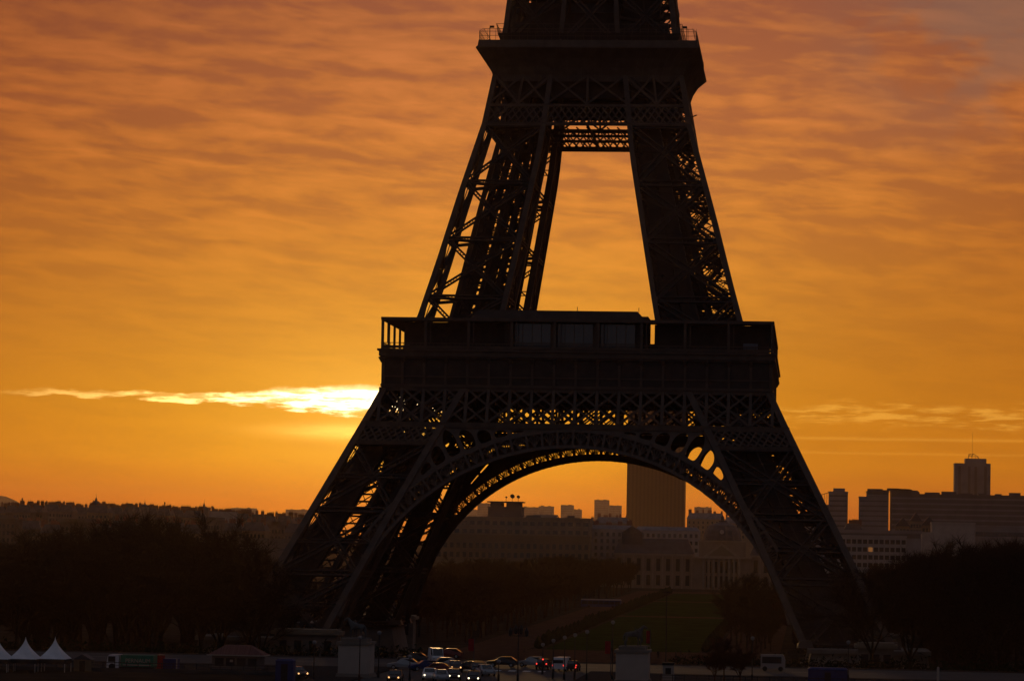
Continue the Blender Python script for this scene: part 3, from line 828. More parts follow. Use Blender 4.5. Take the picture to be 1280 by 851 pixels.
for i, (a_, b_, t, lb) in enumerate([(597, 612, 629, 'hazy apartment block half hidden behind the satellite dish building'),
        (651, 673, 634, 'hazy broad block right of the satellite dishes, left half'), (673.2, 691, 633, 'hazy broad block right of the satellite dishes, right half with raised top'),
        (701, 716, 631.5, 'hazy pale tower block with a lower step on its right'), (716.2, 726, 637, 'low hazy step joined to the pale tower block'),
        (743, 760.5, 625, 'hazy round shouldered tower block, tallest left of the skyscraper'), (760.8, 776, 632, 'hazy lower tower block touching the round shouldered one'),
        (868, 889, 634, 'hazy square block in the sky gap right of the skyscraper'),
        (357, 386, 637, 'hazy square block beside the left pillar of the iron tower'), (289, 318, 635, 'hazy low stepped block on the left skyline'),
        (582, 596, 637, 'hazy block behind the left curve of the arch')]):
    building('apartment_block', lb, 'apartment block', a_, b_, t, 6300+i*130, 40, CONC, 9, 1, 5.5, bands=True, chim=2, wh=1.2, glass=CONC2, base=20)
building('corner_building', 'white building of five window rows left of the palace roof', 'building', 727, 793, 656, 940, 18, PLASTER, 5, 9, 3.3, ww=1.2, wh=1.8, roof='low', chim=5, base=3, frame=STONE)
building('long_white_building', 'long white building with a dark window strip behind the palace roof', 'building', 793.5, 874, 658, 985, 16, PLASTER, 3, 12, 3.6, ww=1.4, wh=1.9, roof='low', base=3, top_off=1.5)
for (a_, b_, t, y, lb) in ((693, 745, 650, 1500, 'jagged rooftops between the pale tower blocks'), (745, 786, 646, 1550, 'dark low rooftops at the left foot of the skyscraper'),
        (858.8, 905, 641, 1600, 'flat topped dark block at the right foot of the skyscraper'), (655, 700, 651, 1450, 'low rooftops below the hazy broad block'),
        (905, 960, 646, 1500, 'rooftops behind the dome of the palace')):
    building('rooftop_row', lb, 'building', a_, b_, t, y, 20, CREAM, 3, 8, 3.3, roof='mansard', chim=6)
# -- palace with dome (end of the park)
PY = 925; gy = gz(0, PY)
ec = empty('domed_palace', 'classical palace with a big slate dome, pediment and columns beyond the lawns', 'palace', (0, PY, gy))
cx = at(902, 700, PY).x
def lz(py, x=902): return at(x, py, PY).z-gy
zb_, zc, zd_, zt_ = lz(698), lz(690), lz(677), lz(652)
b = MB(); b.box(cx-14, cx+14, -1, 18, 0, zb_); b.box(cx-11, cx+11, 0, 17, zb_+.002, zd_); cp = b.build('central_pavilion', PSTONE, ec)
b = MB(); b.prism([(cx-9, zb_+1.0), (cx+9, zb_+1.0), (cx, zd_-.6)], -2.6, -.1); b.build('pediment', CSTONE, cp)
b = MB(); b.prism([(cx-6.6, zb_+1.35), (cx+6.6, zb_+1.35), (cx, zd_-1.7)], -2.66, -2.602); b.build('tympanum', OCHRE, cp)
b = MB(); b.box(cx-9.4, cx+9.4, -1.05, -1.003, 7.1, 7.6); b.build('string_course', STONE2, cp)
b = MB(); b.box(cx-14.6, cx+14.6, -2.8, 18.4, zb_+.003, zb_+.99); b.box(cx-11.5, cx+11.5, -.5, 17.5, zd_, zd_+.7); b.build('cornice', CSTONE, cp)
dm = MB(); prf = [(9.6, zd_+.71), (9.3, zd_+3), (8.4, zd_+5.6), (6.6, zd_+8), (4.0, zt_-.8), (2.0, zt_)]
pr_ = None
for (r0, z0_), (r1, z1_) in zip(prf, prf[1:]):
    c8 = lambda r_, z_: [(cx+r_*math.cos(math.pi/16+a*math.pi/8)*1.0, 8+r_*math.sin(math.pi/16+a*math.pi/8), z_) for a in range(16)]
    A_, B_ = c8(r0, z0_), c8(r1, z1_)
    for i in range(16): dm.quad(A_[i], A_[(i+1) % 16], B_[(i+1) % 16], B_[i])
dmo = dm.build('dome', SLATE, ec)
b = MB(); b.lathe([(2.0, zt_-.1), (2.1, zt_+.6), (.9, zt_+.8), (.8, zt_+2.4), (.1, zt_+3.2), (.05, zt_+6)], cx, 8, 10); b.build('finial', SLATE, dmo)
b = MB(); b.lathe([(1.1, 0), (1.1, .3)], 0, 0, 12); o = b.build('clock', PLASTER, dmo, (cx, -1.2, zd_+4.8)); o.rotation_euler = (R(90), 0, 0)
for i in range(8):
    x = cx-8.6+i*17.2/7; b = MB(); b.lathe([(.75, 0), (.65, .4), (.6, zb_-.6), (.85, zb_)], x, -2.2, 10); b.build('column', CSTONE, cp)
for i in range(5):
    x = cx-6.2+i*3.1
    for (a_, c_) in ((1.0, 6.5), (8.0, zb_-1.4)): boxpart('window', BLACKW, cp, x-1.15, x+1.15, -1.1, -1.001, a_, c_)
for (xa, xb, side) in ((at(768, 690, PY).x, cx-14.02, -1), (cx+14.02, cx+62, 1)):
    zw, zr_ = lz(694, 830), lz(673, 830)
    b = MB(); b.box(xa, xb, 1, 16, 0, zw); wg = b.build('wing', PSTONE, ec)
    b = MB(); b.frustum(xa-.5, xb+.5, .4, 16.6, zw+.9, zr_, 3.0); b.build('roof', SLATE, wg)
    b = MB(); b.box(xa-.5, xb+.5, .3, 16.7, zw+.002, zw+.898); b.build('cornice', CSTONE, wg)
    nw = int((xb-xa)/4.4)
    for i in range(nw):
        x = xa+(xb-xa)*(i+.5)/nw
        boxpart('window', BLACKW, wg, x-.95, x+.95, .9, .999, 1.5, 6.4); boxpart('window', BLACKW, wg, x-.95, x+.95, .9, .999, 8.4, zw-1.5)
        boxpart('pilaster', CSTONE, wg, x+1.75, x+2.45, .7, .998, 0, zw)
xg = at(790, 660, PY).x
b = MB(); b.box(xg-5, xg+5, 2, 12, zr_-3, zr_+2.5); b.prism([(xg-5.4, zr_+2.5), (xg+5.4, zr_+2.5), (xg, zr_+6)], 1.6, 12.4); b.build('end_pavilion', SLATE, ec)
# -- right
e, w, H, hb = building('office_tower', 'grey office tower with horizontal bands just right of the iron tower', 'office tower', 1036, 1060, 615.5, 1500, 20, CONC, 13, 1, 3.3, bands=True, wh=1.1, glass=CONC2)
boxpart('rooftop_plant', CONC, e, -w/2+3, w/2-2, 3, 12, H+.81, H+3)
q = MB(); q.box(-w/2-6, -w/2-.01, 1, 19, 0, H-8); q.build('side_wing', CONC2, e)
q = MB()
for i in range(4): q.bar((-w/2-6+i*1.6, 2, H-8), (-w/2-6+i*1.6, 2, H-1.5+i*.3), .25)
q.bar((-w/2-6.5, 2, H-2), (-w/2, 2, H), .4); q.build('scaffold', CONC2, e)
e, w, H, hb = building('office_block', 'boxy brown office block standing left of the narrow slit of sky', 'office block', 1074, 1110.5, 622, 1450, 18, CONC, 12, 1, 3.2, bands=True, wh=1.0, glass=CONC2)
building('office_block', 'taller dark office slab with rooftop plant behind the boxy block', 'office block', 1083.5, 1111, 615, 1600, 20, CONC2, 10, 1, 3.3, bands=True, wh=1.2, glass=CONC, chim=3)
building('office_block', 'dark office slab right of the narrow slit of sky', 'office block', 1113.5, 1146, 615, 1600, 20, CONC2, 10, 1, 3.3, bands=True, wh=1.2, glass=CONC, chim=5)
building('long_office_block', 'very long dark office block under the antenna tower at the right edge', 'office block', 1114, 1300, 619.5, 1500, 24, CONC2, 9, 1, 3.5, bands=True, wh=1.2, chim=9, glass=CONC)
for px in (1142, 1190, 1262):
    pass
e, w, H, hb = building('antenna_tower', 'tall grey tower block with ribbed walls, stepped roof and a thin mast', 'tower block', 1193.5, 1238, 580, 2300, 24, CONC, 0, fins=11, base=20)
q = MB()
for i in (1, 4, 6, 9): q.box(-w/2+w*i/11+.3, -w/2+w*(i+1)/11-.3, -.12, -.003, 4, H-2)
q.build('recessed_bay', CONC2, e)
boxpart('upper_storey', CONC, e, -w/2+9.5, w/2-3.5, 1, 20, H+.81, H+5.2)
q = MB()
for i in range(4): q.bar((-4+i*3.4, 6, H+5.2), (-2+i*2.2, 6, H+10-abs(i-1)), .35)
q.bar((-4, 6, H+8.0), (5, 6, H+7.0), .3); q.bar((-3.5, 6, H+9.4), (2, 6, H+9.6), .35); q.bar((-3.4, 6, H+5.2), (-3.4, 6, H+9.4), .3); q.bar((2, 6, H+9.5), (6, 6, H+5.2), .3); q.bar((-1.5, 6, H+7.2), (1.5, 6, H+9.6), .5); q.bar((-3.5, 6, H+7.2), (-1.5, 6, H+9.4), .4); q.build('roof_frame', CONC2, e)
q = MB(); q.bar((0, 6, H+5), (0, 6, H+29), .16); q.build('mast', CONC2, e)
building('white_annex', 'blank pale low building right of the window grid building', 'building', 1165, 1219, 654.5, 1000, 20, PLASTER, 0, base=3)
e, w, H, hb = building('pale_annex', 'pale building with a dark recess beside the blank pale building', 'building', 1219.5, 1280, 661, 1020, 20, CONC, 1, 6, ww=4, wh=2.2, base=3)
building('grid_building', 'low white building with a grid of dark windows and one lit orange window', 'building', 1030, 1133, 671, 790, 18, PLASTER, 4, 15, 3.4, ww=1.8, wh=1.9, top_off=1.0, base=1, lit=(1, 8), glass=DKGL)
building('flat_roof_building', 'low building with dark flat roof strip behind the white grid building', 'building', 1020, 1152, 664.5, 830, 18, CONC, 1, 1, 3, bands=True, wh=2.0, top_off=.6, base=1, glass=CONC2)
building('white_annex', 'pale end wall standing right of the white window grid', 'building', 1152.5, 1166, 667, 860, 18, PLASTER, 0, base=1)
for (a_, b_, t, lb, m_) in ((1120, 1137, 646, 'small ochre house with dark roof left of the striped apartment gable', OCHRE), (1138, 1152, 640, 'striped gabled apartment house in front of the long office block', CREAM), (1152.5, 1170, 645, 'brown house between the gabled apartment and the pale annex', OCHRE)):
    building('town_house', lb, 'house', a_, b_, t, 1150, 12, m_, 4, 4, 3.2, roof='gable', ww=1.2, wh=1.8)
building('rooftop_row', 'low rooftops between the grey tower and the boxy block', 'building', 1055, 1078, 654, 1300, 16, CREAM, 2, 5, roof='mansard', chim=5)
building('office_block', 'low block behind the right pillar of the iron tower', 'building', 985, 1035, 652, 1300, 20, CONC, 4, 1, 3.3, bands=True, wh=1.2, glass=CONC2)
# -- left skyline
random.seed(11)
DIMSTONE = mat('dimmed_stone', (.12, .09, .07), .9, .2, .3); DIMRENDER = mat('dimmed_render', (.16, .12, .10), .9, .2, .3)  # wall colours darkened to stand in for dim light on the left skyline
walls = [DIMSTONE, DIMRENDER, DIMSTONE, OCHRE, DIMRENDER]
ZINC = SLATE
x = -12; i = 0
adj = ['dark', 'cream', 'ochre', 'grey', 'pale', 'narrow', 'broad', 'brown', 'shaded', 'tall']
feat = ['with brick chimney stacks', 'with a zinc mansard roof', 'with a slate mansard roof', 'with clustered chimney pots', 'with an uneven roofline']
while x < 372:
    wpx = random.uniform(14, 26); t = interp(x, [0, 60, 150, 250, 300, 372], [632, 631, 633, 637.5, 642, 646])+random.uniform(-1.2, 2.0)
    building('mansard_house', '%s apartment house %s, %s along the left skyline' % (adj[i % 10], feat[i % 5], ['first','second','third','fourth','fifth','sixth','seventh','eighth','ninth','tenth','eleventh','twelfth','thirteenth','fourteenth','fifteenth','sixteenth','seventeenth','eighteenth','nineteenth','twentieth','twenty-first','twenty-second','twenty-third','twenty-fourth','twenty-fifth','twenty-sixth','twenty-seventh'][i]),
             'apartment house', x, x+wpx, t, 1150+random.uniform(0, 180), 14, random.choice(walls), 3, 5, 3.2, roof='mansard', chim=random.randint(3, 6), ww=1.0, wh=1.6)
    x += wpx*.96; i += 1
x = -14; i = 0
while x < 375:   # nearer, lower row
    wpx = random.uniform(20, 34); t = interp(x, [0, 150, 300, 375], [650, 652, 655, 655])+random.uniform(-4, 5)
    building('town_house', '%s town house %s, %s along the nearer left row' % (adj[(i+3) % 10], feat[(i+2) % 5], ['first','second','third','fourth','fifth','sixth','seventh','eighth','ninth','tenth','eleventh','twelfth','thirteenth','fourteenth','fifteenth','sixteenth','seventeenth','eighteenth','nineteenth'][i]),
             'town house', x, x+wpx, t, 800+random.uniform(0, 120), 14, random.choice(walls), 5, 6, 3.2, roof='mansard' if i % 3 else None, chim=3, ww=1.0, wh=1.7)
    x += wpx*.98; i += 1
building('grey_hall', 'pale grey hall with a steep dark gable on the left skyline', 'building', 262, 290, 641, 1100, 16, PLASTER, 0)
building('long_hall', 'long low hall with a blue grey roof edge left of the iron tower', 'building', 298, 366, 675, 560, 20, CONC2, 0)
building('garden_pavilion', 'small pale pavilion below the long low hall', 'building', 295, 313, 686, 500, 10, PLASTER, 1, 4, ww=1, wh=1.5)
for (px, py, r_, lb) in ((120, 631, 3.6, 'small cupola with a pointed finial on the left skyline'), (255, 637, 3.2, 'plain round cupola above the grey hall'), (181, 633, 2.2, 'tiny pointed turret beside the box chimney on the left skyline')):
    P_ = at(px, py, 1240); b = MB()
    b.box(P_.x-r_, P_.x+r_, 1240-r_, 1240+r_, 10, P_.z); e = empty('cupola', lb, 'cupola', (0, 0, 0)); b.build('drum', STONE2, e)
    b = MB(); b.lathe([(r_*.95, P_.z+.002), (r_*.8, P_.z+r_*.35), (r_*.45, P_.z+r_*.62), (r_*.2, P_.z+r_*.7), (r_*.18, P_.z+r_), (.1, P_.z+r_*1.3), (.06, P_.z+r_*1.9)], P_.x, 1240, 12); b.build('dome', SLATE, e)
for (px, pyt_, lb) in ((28, 622, 'thin mast by the far hill'), (206, 627, 'thick chimney mast above the tree tops on the left'), (163, 629, 'square chimney box on the left skyline'), (265, 632, 'thin pole right of the round cupola')):
    P_ = at(px, pyt_, 1235); b = MB(); w_ = 1.2 if px == 163 else .3
    b.bar((P_.x, 1235, 12), (P_.x, 1235, P_.z), w_*2, w_*2); b.box(P_.x-w_*1.5, P_.x+w_*1.5, 1235-w_, 1235+w_, P_.z-1.2, P_.z-.6)
    tag(b.build('mast', CONC2), lb, 'mast')

# ------------------------------------------------------------------ trees
def tree_mesh(seed, h, spread, dens, lw):
    rnd = random.Random(seed); tr = MB(); cr = MB()
    def tube(mb, a, b, ra, rb, n=5):
        d = (b-a).normalized(); u = d.cross(Vector((.3, 1, .2))).normalized(); v = d.cross(u); i = len(mb.v)
        for P_, r_ in ((a, ra), (b, rb)):
            for k in range(n):
                an = 2*math.pi*k/n; mb.v.append(tuple(P_+u*math.cos(an)*r_+v*math.sin(an)*r_))
        for k in range(n): mb.f.append((i+k, i+(k+1) % n, i+n+(k+1) % n, i+n+k))
    def twig(a, b, w):
        d = b-a; s_ = d.cross(Vector((rnd.uniform(-1, 1), rnd.uniform(-1, 1), rnd.uniform(-1, 1))))
        if s_.length < 1e-4: return
        s_ = s_.normalized()*w; i = len(cr.v); cr.v += [tuple(a-s_), tuple(a+s_), tuple(b)]; cr.f.append((i, i+1, i+2))
    def grow(p, d, L, r_, lev):
        n = 3; q = p
        for k in range(n):
            d2 = (d+Vector((rnd.gauss(0, .12), rnd.gauss(0, .12), rnd.gauss(.04, .08)))).normalized(); e = q+d2*L/n
            if lev <= 1: tube(tr, q, e, r_*(1-.25*k/n), r_*(1-.25*(k+1)/n), 6)
            elif lev <= 3: tube(cr, q, e, max(.03, r_*(1-.3*k/n)), max(.025, r_*(1-.3*(k+1)/n)), 3)
            q, d = e, d2
            if lev >= 1 and lev < 5:
                for _ in range(1 if lev < 3 else 2):
                    a = rnd.uniform(.4, 1.0); ax = Vector((rnd.gauss(0, 1), rnd.gauss(0, 1), rnd.gauss(0, .5))).normalized()
                    nd_ = (d+ax*a).normalized()
                    if lev < 4: grow(q, nd_, L*rnd.uniform(.5, .68), r_*.5, lev+1)
                    else: pass
            if lev >= 3:
                for _ in range(dens):
                    ax = Vector((rnd.gauss(0, 1), rnd.gauss(0, 1), rnd.gauss(.2, .7))).normalized()
                    b = q+(d*.6+ax).normalized()*rnd.uniform(.5, 1.5)*lw[1]; twig(q-(d*L/n*rnd.random()), b, lw[0])
        return
    base = Vector((0, 0, -.3)); top = Vector((rnd.gauss(0, .2), rnd.gauss(0, .2), h*.28))
    tube(tr, base, top, h*.022, h*.017, 8)
    nb = 6
    for k in range(nb):
        an = 2*math.pi*k/nb+rnd.uniform(-.4, .4); tl = rnd.uniform(.25, .75)*spread
        d = Vector((math.cos(an)*tl, math.sin(an)*tl, 1)).normalized()
        grow(top-Vector((0, 0, rnd.uniform(0, h*.06))), d, h*rnd.uniform(.38, .47), h*.010, 1)
    k_ = h/max(v_[2] for v_ in cr.v)
    for mb_ in (tr, cr): mb_.v = [(a_*k_, b_*k_, c_*k_) for a_, b_, c_ in mb_.v]
    return tr, cr
PROTO = {}
def protos(key, n, h, spread, dens, lw, m):
    L = []
    for i in range(n):
        t, c = tree_mesh(hash(key) % 1 + i*13+len(key), h, spread, dens, lw)
        def me(b, nm):
            q = bpy.data.meshes.new(nm); q.from_pydata(b.v, [], b.f); q.update(); q.materials.append(m); return q
        L.append((me(t, 'trunk'), me(c, 'crown')))
    PROTO[key] = L
protos('big', 5, 24, 1.0, 5, (.055, 2.2), BARK)
protos('alley', 4, 15, .9, 5, (.065, 1.2), BARK2)
def plant(key, name, label, group, x, y, s=1.0, cat='tree'):
    z = gz(x, y); e = empty(name, label, cat, (x, y, z), random.uniform(0, 6.28), group); e.scale = (s, s, s*random.uniform(.93, 1.07))
    t, c = random.choice(PROTO[key])
    for me_, nm in ((t, 'trunk'), (c, 'crown')):
        o = bpy.data.objects.new(nm, me_); COL.objects.link(o); o.parent = e
    return e
random.seed(5)
def proj(P_):
    d = Vector(P_)-Vector(CP['c']); z = d.dot(_F); return 640+CP['f']*d.dot(_R)/z, 425.5-CP['f']*d.dot(_U)/z
# left mass: park trees between the quay and the left pillar
cnt = 0
LT = [0, 40, 90, 140, 175, 210, 240, 280, 320, 360, 430]; LY = [650, 648, 644, 636, 628, 620, 622, 644, 680, 700, 722]
tries = 0
pts = []
while cnt < 95 and tries < 4000:
    tries += 1
    y = random.uniform(-118, 130); x = random.uniform(-130, -38)
    if any((x-a)**2+(y-b)**2 < 45 for a, b in pts): continue
    if abs(abs(x)-52) < 15 and -68 < y < 68: continue
    if abs(x) < 66 and -38 < y < 300 and y > -40: continue
    px, _ = proj((x, y, 10))
    if not -40 < px < 430: continue
    if y < 60 and px > 330: continue
    ty = interp(px, LT, LY)+random.choice((0, 6, 14, 22, 34))+random.uniform(0, 8); zt = at(px, ty, y).z; h = zt-gz(x, y)
    if h < 8 or h > 30: h = max(9, min(30, h))
    pts.append((x, y)); cnt += 1
    plant('big', 'bare_tree', 'dark bare winter tree in the thick park trees left of the iron tower', 'bare trees left of the iron tower', x, y, h/24)
cnt = 0; tries = 0; pts = []
RT = [960, 1000, 1040, 1080, 1120, 1160, 1200, 1240, 1290]; RY = [735, 720, 708, 694, 690, 676, 668, 660, 662]
while cnt < 95 and tries < 4000:
    tries += 1
    y = random.uniform(-118, 230); x = random.uniform(38, 125)
    if any((x-a)**2+(y-b)**2 < 45 for a, b in pts): continue
    if abs(abs(x)-52) < 15 and -68 < y < 68: continue
    if abs(x) < 66 and y > -40 and y < 120: continue
    px, _ = proj((x, y, 10))
    if not 925 < px < 1330: continue
    if y < 60 and px < 1085: continue
    ty = interp(px, RT, RY)+random.uniform(1, 24); zt = at(px, ty, y).z; h = max(8, min(27, zt-gz(x, y)))
    pts.append((x, y)); cnt += 1
    plant('big', 'bare_tree', 'dark bare winter tree in the thick park trees right of the iron tower', 'bare trees right of the iron tower', x, y, h/24)
for k in range(34):
    y = 128+k*7+random.uniform(-3, 3); x = random.uniform(44, 92)
    if proj((x, y, 5))[0] < 962: x += 14
    px = proj((x, y, 5))[0]; zt = at(px, interp(px, RT, RY)+random.uniform(6, 22), y).z
    plant('big', 'bare_tree', 'dark bare winter tree behind the right pillar of the iron tower', 'bare trees behind the right pillar', x, y, max(9, min(20, zt))/24)
for (px, py_, yy) in ((921, 718, 250), (932, 712, 262), (944, 716, 235), (955, 724, 245), (915, 730, 200), (927, 728, 190), (938, 730, 180), (950, 733, 200), (962, 738, 190), (922, 745, 160), (934, 748, 150), (946, 748, 155), (957, 752, 150), (940, 760, 128), (952, 764, 125), (964, 760, 132)):
    P_ = at(px, py_, yy); plant('big', 'bare_tree', 'dense dark tree in the round clump at the right end of the lawns', 'round clump right of the lawns', P_.x, yy, P_.z/24)
# avenue rows each side of the lawns
n_al = 0
for side in (-1, 1):
    for xi, xx in enumerate((39, 47, 55, 66, 80, 95)):
        y = 150+xi*8
        while y < 850:
            x = side*xx+random.uniform(-.8, .8); px, py = proj((x, y, 8))
            if (side < 0 and 500 < px < 860) or (side > 0 and 895 < px < 1010):
                lab = ('bare brown tree in the clipped rows %s of the long lawns' % ('left' if side < 0 else 'right'))
                plant('alley', 'avenue_tree', lab, 'avenue trees %s of the lawns' % ('left' if side < 0 else 'right'), x, y+random.uniform(-1, 1), random.uniform(.82, 1.12)); n_al += 1
            y += 17 if y < 400 else 26
print('avenue trees', n_al)
# clipped yews along the lawns
b = MB(); b.lathe([(.2, 0), (1.15, .3), (1.25, .9), (.95, 1.8), (.5, 2.7), (.08, 3.3)], 0, 0, 9)
me_ = bpy.data.meshes.new('clipped_yew')
rr = random.Random(3)
me_.from_pydata([(x+rr.gauss(0, .07), y+rr.gauss(0, .07), z+rr.gauss(0, .05)) for x, y, z in b.v], [], b.f); me_.materials.append(YEW)
for side in (-1, 1):
    y = 122
    while y < 812:
        o = bpy.data.objects.new('clipped_yew', me_); COL.objects.link(o); o.location = (side*19.2, y, gz(0, y)); o.rotation_euler[2] = rr.random()*6
        s_ = rr.uniform(.85, 1.15); o.scale = (s_, s_, s_)
        tag(o, 'small dark clipped cone yew in the row along the %s edge of the lawns' % ('left' if side < 0 else 'right'), 'shrub', 'clipped yews %s of the lawns' % ('left' if side < 0 else 'right'))
        y += 14

# ------------------------------------------------------------------ vehicles and street things on the quay (about z = 6.5)
QZ = 6.55
def car_tree(name, label, paint, x, y, rz, L=4.2, H=1.45, Wd=1.75, van=False, lights=None, tails=None, group='cars waiting at the quay'):
    e = empty(name, label, 'van' if van else 'car', (x, y, QZ), rz, group)
    h = L/2
    if van: side = [(-h, .3), (h, .3), (h, .9), (h-.35, 1.05), (h-1.1, H), (-h+.08, H), (-h, H-.25)]
    else: side = [(-h, .32), (h, .32), (h+.02, .62), (h-.12, .78), (h-1.15, .92), (h-1.85, H-.04), (h-2.2, H), (-h+.85, H), (-h+.25, .98), (-h, .9)]
    def pri(pts, y0, y1, nm, m_, par, taper=0):
        b = MB(); i = 0; n = len(pts)
        b.v = [(px_, y0+(taper if pz > .95 else 0), pz) for px_, pz in pts]+[(px_, y1-(taper if pz > .95 else 0), pz) for px_, pz in pts]
        b.f = [tuple(range(n)), tuple(reversed(range(n, 2*n)))]+[((k+1) % n, k, n+k, n+(k+1) % n) for k in range(n)]
        return b.build(nm, m_, par)
    body = pri(side, -Wd/2, Wd/2, 'body', paint, e, .16)
    bv = body.modifiers.new('b', 'BEVEL'); bv.width = .06; bv.segments = 2
    if van:
        gl = [(h-.46, 1.08), (h-1.12, H-.14), (h-1.15, H-.12), (h-1.9, H-.12), (h-1.9, 1.1)]
    else:
        gl = [(h-1.3, .95), (h-1.92, H-.1), (-h+.92, H-.1), (-h+.42, 1.0)]
    for s_ in (-1, 1):
        b = MB(); yy = s_*(Wd/2-.165+.012) if True else 0
        b.v = [(a_, s_*(Wd/2-.14), c_) for a_, c_ in gl]; b.f = [tuple(range(len(gl))) if s_ < 0 else tuple(reversed(range(len(gl))))]
        b.build('side_window', GLASS, e)
    # windscreens
    if van: A_, B_ = (h-.37, 1.09), (h-1.06, H-.08)
    else: A_, B_ = (h-1.2, .95), (h-1.82, H-.09)
    b = MB(); o_ = .03; b.quad((A_[0]+o_, -Wd/2+.25, A_[1]+o_), (A_[0]+o_, Wd/2-.25, A_[1]+o_), (B_[0]+o_, Wd/2-.28, B_[1]+o_), (B_[0]+o_, -Wd/2+.28, B_[1]+o_)); b.build('windscreen', GLASS, e)
    b = MB()
    if van: b.quad((-h-.02, -Wd/2+.25, 1.1), (-h-.02, -Wd/2+.25, H-.35), (-h-.02, Wd/2-.25, H-.35), (-h-.02, Wd/2-.25, 1.1))
    else: b.quad((-h+.24, -Wd/2+.25, 1.03), (-h+.78, -Wd/2+.28, H-.06), (-h+.78, Wd/2-.28, H-.06), (-h+.24, Wd/2-.25, 1.03))
    b.build('rear_window', GLASS, e)
    for wx in (-h+.8, h-.85):
        for s_ in (-1, 1):
            b = MB(); b.lathe([(.2, -.1), (.31, -.1), (.32, 0), (.31, .1), (.2, .1)], 0, 0, 14); o = b.build('wheel', RUBBER, e, (wx, s_*(Wd/2-.08), .31)); o.rotation_euler = (R(90), 0, 0)
            b = MB(); b.lathe([(.18, -.105), (.18, .105)], 0, 0, 10); b.build('rim', SILVER, o)
    for s_ in (-1, 1):
        b = MB(); b.lathe([(.03, -.05), (.10, -.04), (.11, .04), (.04, .06)], 0, 0, 10)
        o = b.build('headlight', (lights or GLOBE), e, (h+.01, s_*(Wd/2-.3), .66)); o.rotation_euler = (0, R(90), 0)
        b = MB(); b.box(-.03, .03, -.08, .08, -.10, .10); b.build('tail_light', tails or REDC, e, (-h, s_*(Wd/2-.2), .82))
    return e
def qpos(px, py):   # point of the quay surface seen at that place
    d = _F+_R*((px-640)/CP['f'])+_U*((425.5-py)/CP['f']); t = (QZ-CP['c'][2])/d.z; P_ = Vector(CP['c'])+d*t; return P_.x, P_.y
def carp(name, label, paint, px, py, rz, **k):
    x, y = qpos(px, py); return car_tree(name, label, paint, x, y, R(rz), **k)
carp('parked_car', 'silver hatchback seen side on, leftmost of the cars on the quay', SILVER, 504, 836, 182, H=1.5)
carp('parked_car', 'dark blue car just right of the silver hatchback', BLUEP, 531, 838, 200)
carp('white_van', 'white van facing the camera among the cars on the quay', WHITE, 545, 828, -75, van=True, L=4.6, H=2.1, Wd=1.9)
carp('queueing_car', 'silver estate car behind the amber lit headlight', SILVER, 562, 836, 10, L=4.4, H=1.6)
carp('queueing_car', 'dark car with one amber headlight in the queue', BLACKP, 569, 839, -80, lights=HEADW)
carp('queueing_car', 'small white car with a bright headlight at the front of the queue', WHITE, 537, 849, -85, lights=HEADL, L=3.8)
carp('queueing_car', 'grey car with warm glowing headlights at the bottom of the frame', SILVER, 551, 851, -78)
carp('queueing_car', 'black car with a pair of bright headlights in the queue', BLACKP, 567, 850, -82, lights=HEADL)
carp('queueing_car', 'dark red car near the middle of the queue', REDP, 553, 842, 5)
carp('queueing_car', 'long black car with a white headlight on the right of the queue', BLACKP, 588, 839, 175, L=4.8)
carp('queueing_car', 'black car facing the camera right behind the white headlight', BLACKP, 597, 841, -85)
carp('queueing_car', 'silver car at the right end of the queue', SILVER, 607, 844, -70)
carp('queueing_car', 'dark car with a bright headlight lowest on the right of the queue', BLACKP, 592, 853, -85, lights=HEADL)
carp('queueing_car', 'dark car with two amber lights below the silver hatchback', BLACKP, 494, 852, -88, lights=HEADW)
carp('queueing_car', 'dark car with an amber light near the blue kiosk', BLACKP, 371, 847, -60, lights=HEADW)
carp('parked_car', 'dark car parked behind the silver hatchback', BLACKP, 516, 828, 180)
carp('parked_car', 'black car in the shade right of the queue', BLACKP, 628, 833, 178)
carp('parked_car', 'pale windowed car at the left of the red tail lights', SILVER, 665, 833, 170, tails=TAILL)
carp('parked_car', 'dark red car under the tree row behind the queue', REDP, 560, 822, 180)
carp('white_van', 'white van with a lit red tail light seen from behind', WHITE, 703, 838, 80, van=True, L=4.6, H=1.9, Wd=1.9, tails=TAILL)
carp('queueing_car', 'dark car with red tail lights left of the white van', BLACKP, 680, 836, 85, tails=TAILL)
carp('queueing_car', 'dark car with a red tail light right of the white van', BLACKP, 716, 838, 88, tails=TAILL)
# motorhome on the right
x, y = qpos(966, 838)
e = empty('motorhome', 'dark windowed white motorhome parked under the bare tree on the right', 'motorhome', (x, y, QZ))
b = MB(); b.prism([(-1.7, .4), (1.7, .4), (1.75, 1.5), (1.6, 2.0), (1.4, 2.3), (-1.7, 2.3)], -1, 1); b.build('body', CONC, e)
b = MB(); b.box(-1.5, 1.2, -1.03, -1.001, 1.1, 2.0); b.build('side_window', GLASS, e)
for wx in (-1.1, 1.1):
    b = MB(); b.lathe([(.34, -.1), (.34, .1)], 0, 0, 12); o = b.build('wheel', RUBBER, e, (wx, -.95, .34)); o.rotation_euler = (R(90), 0, 0)
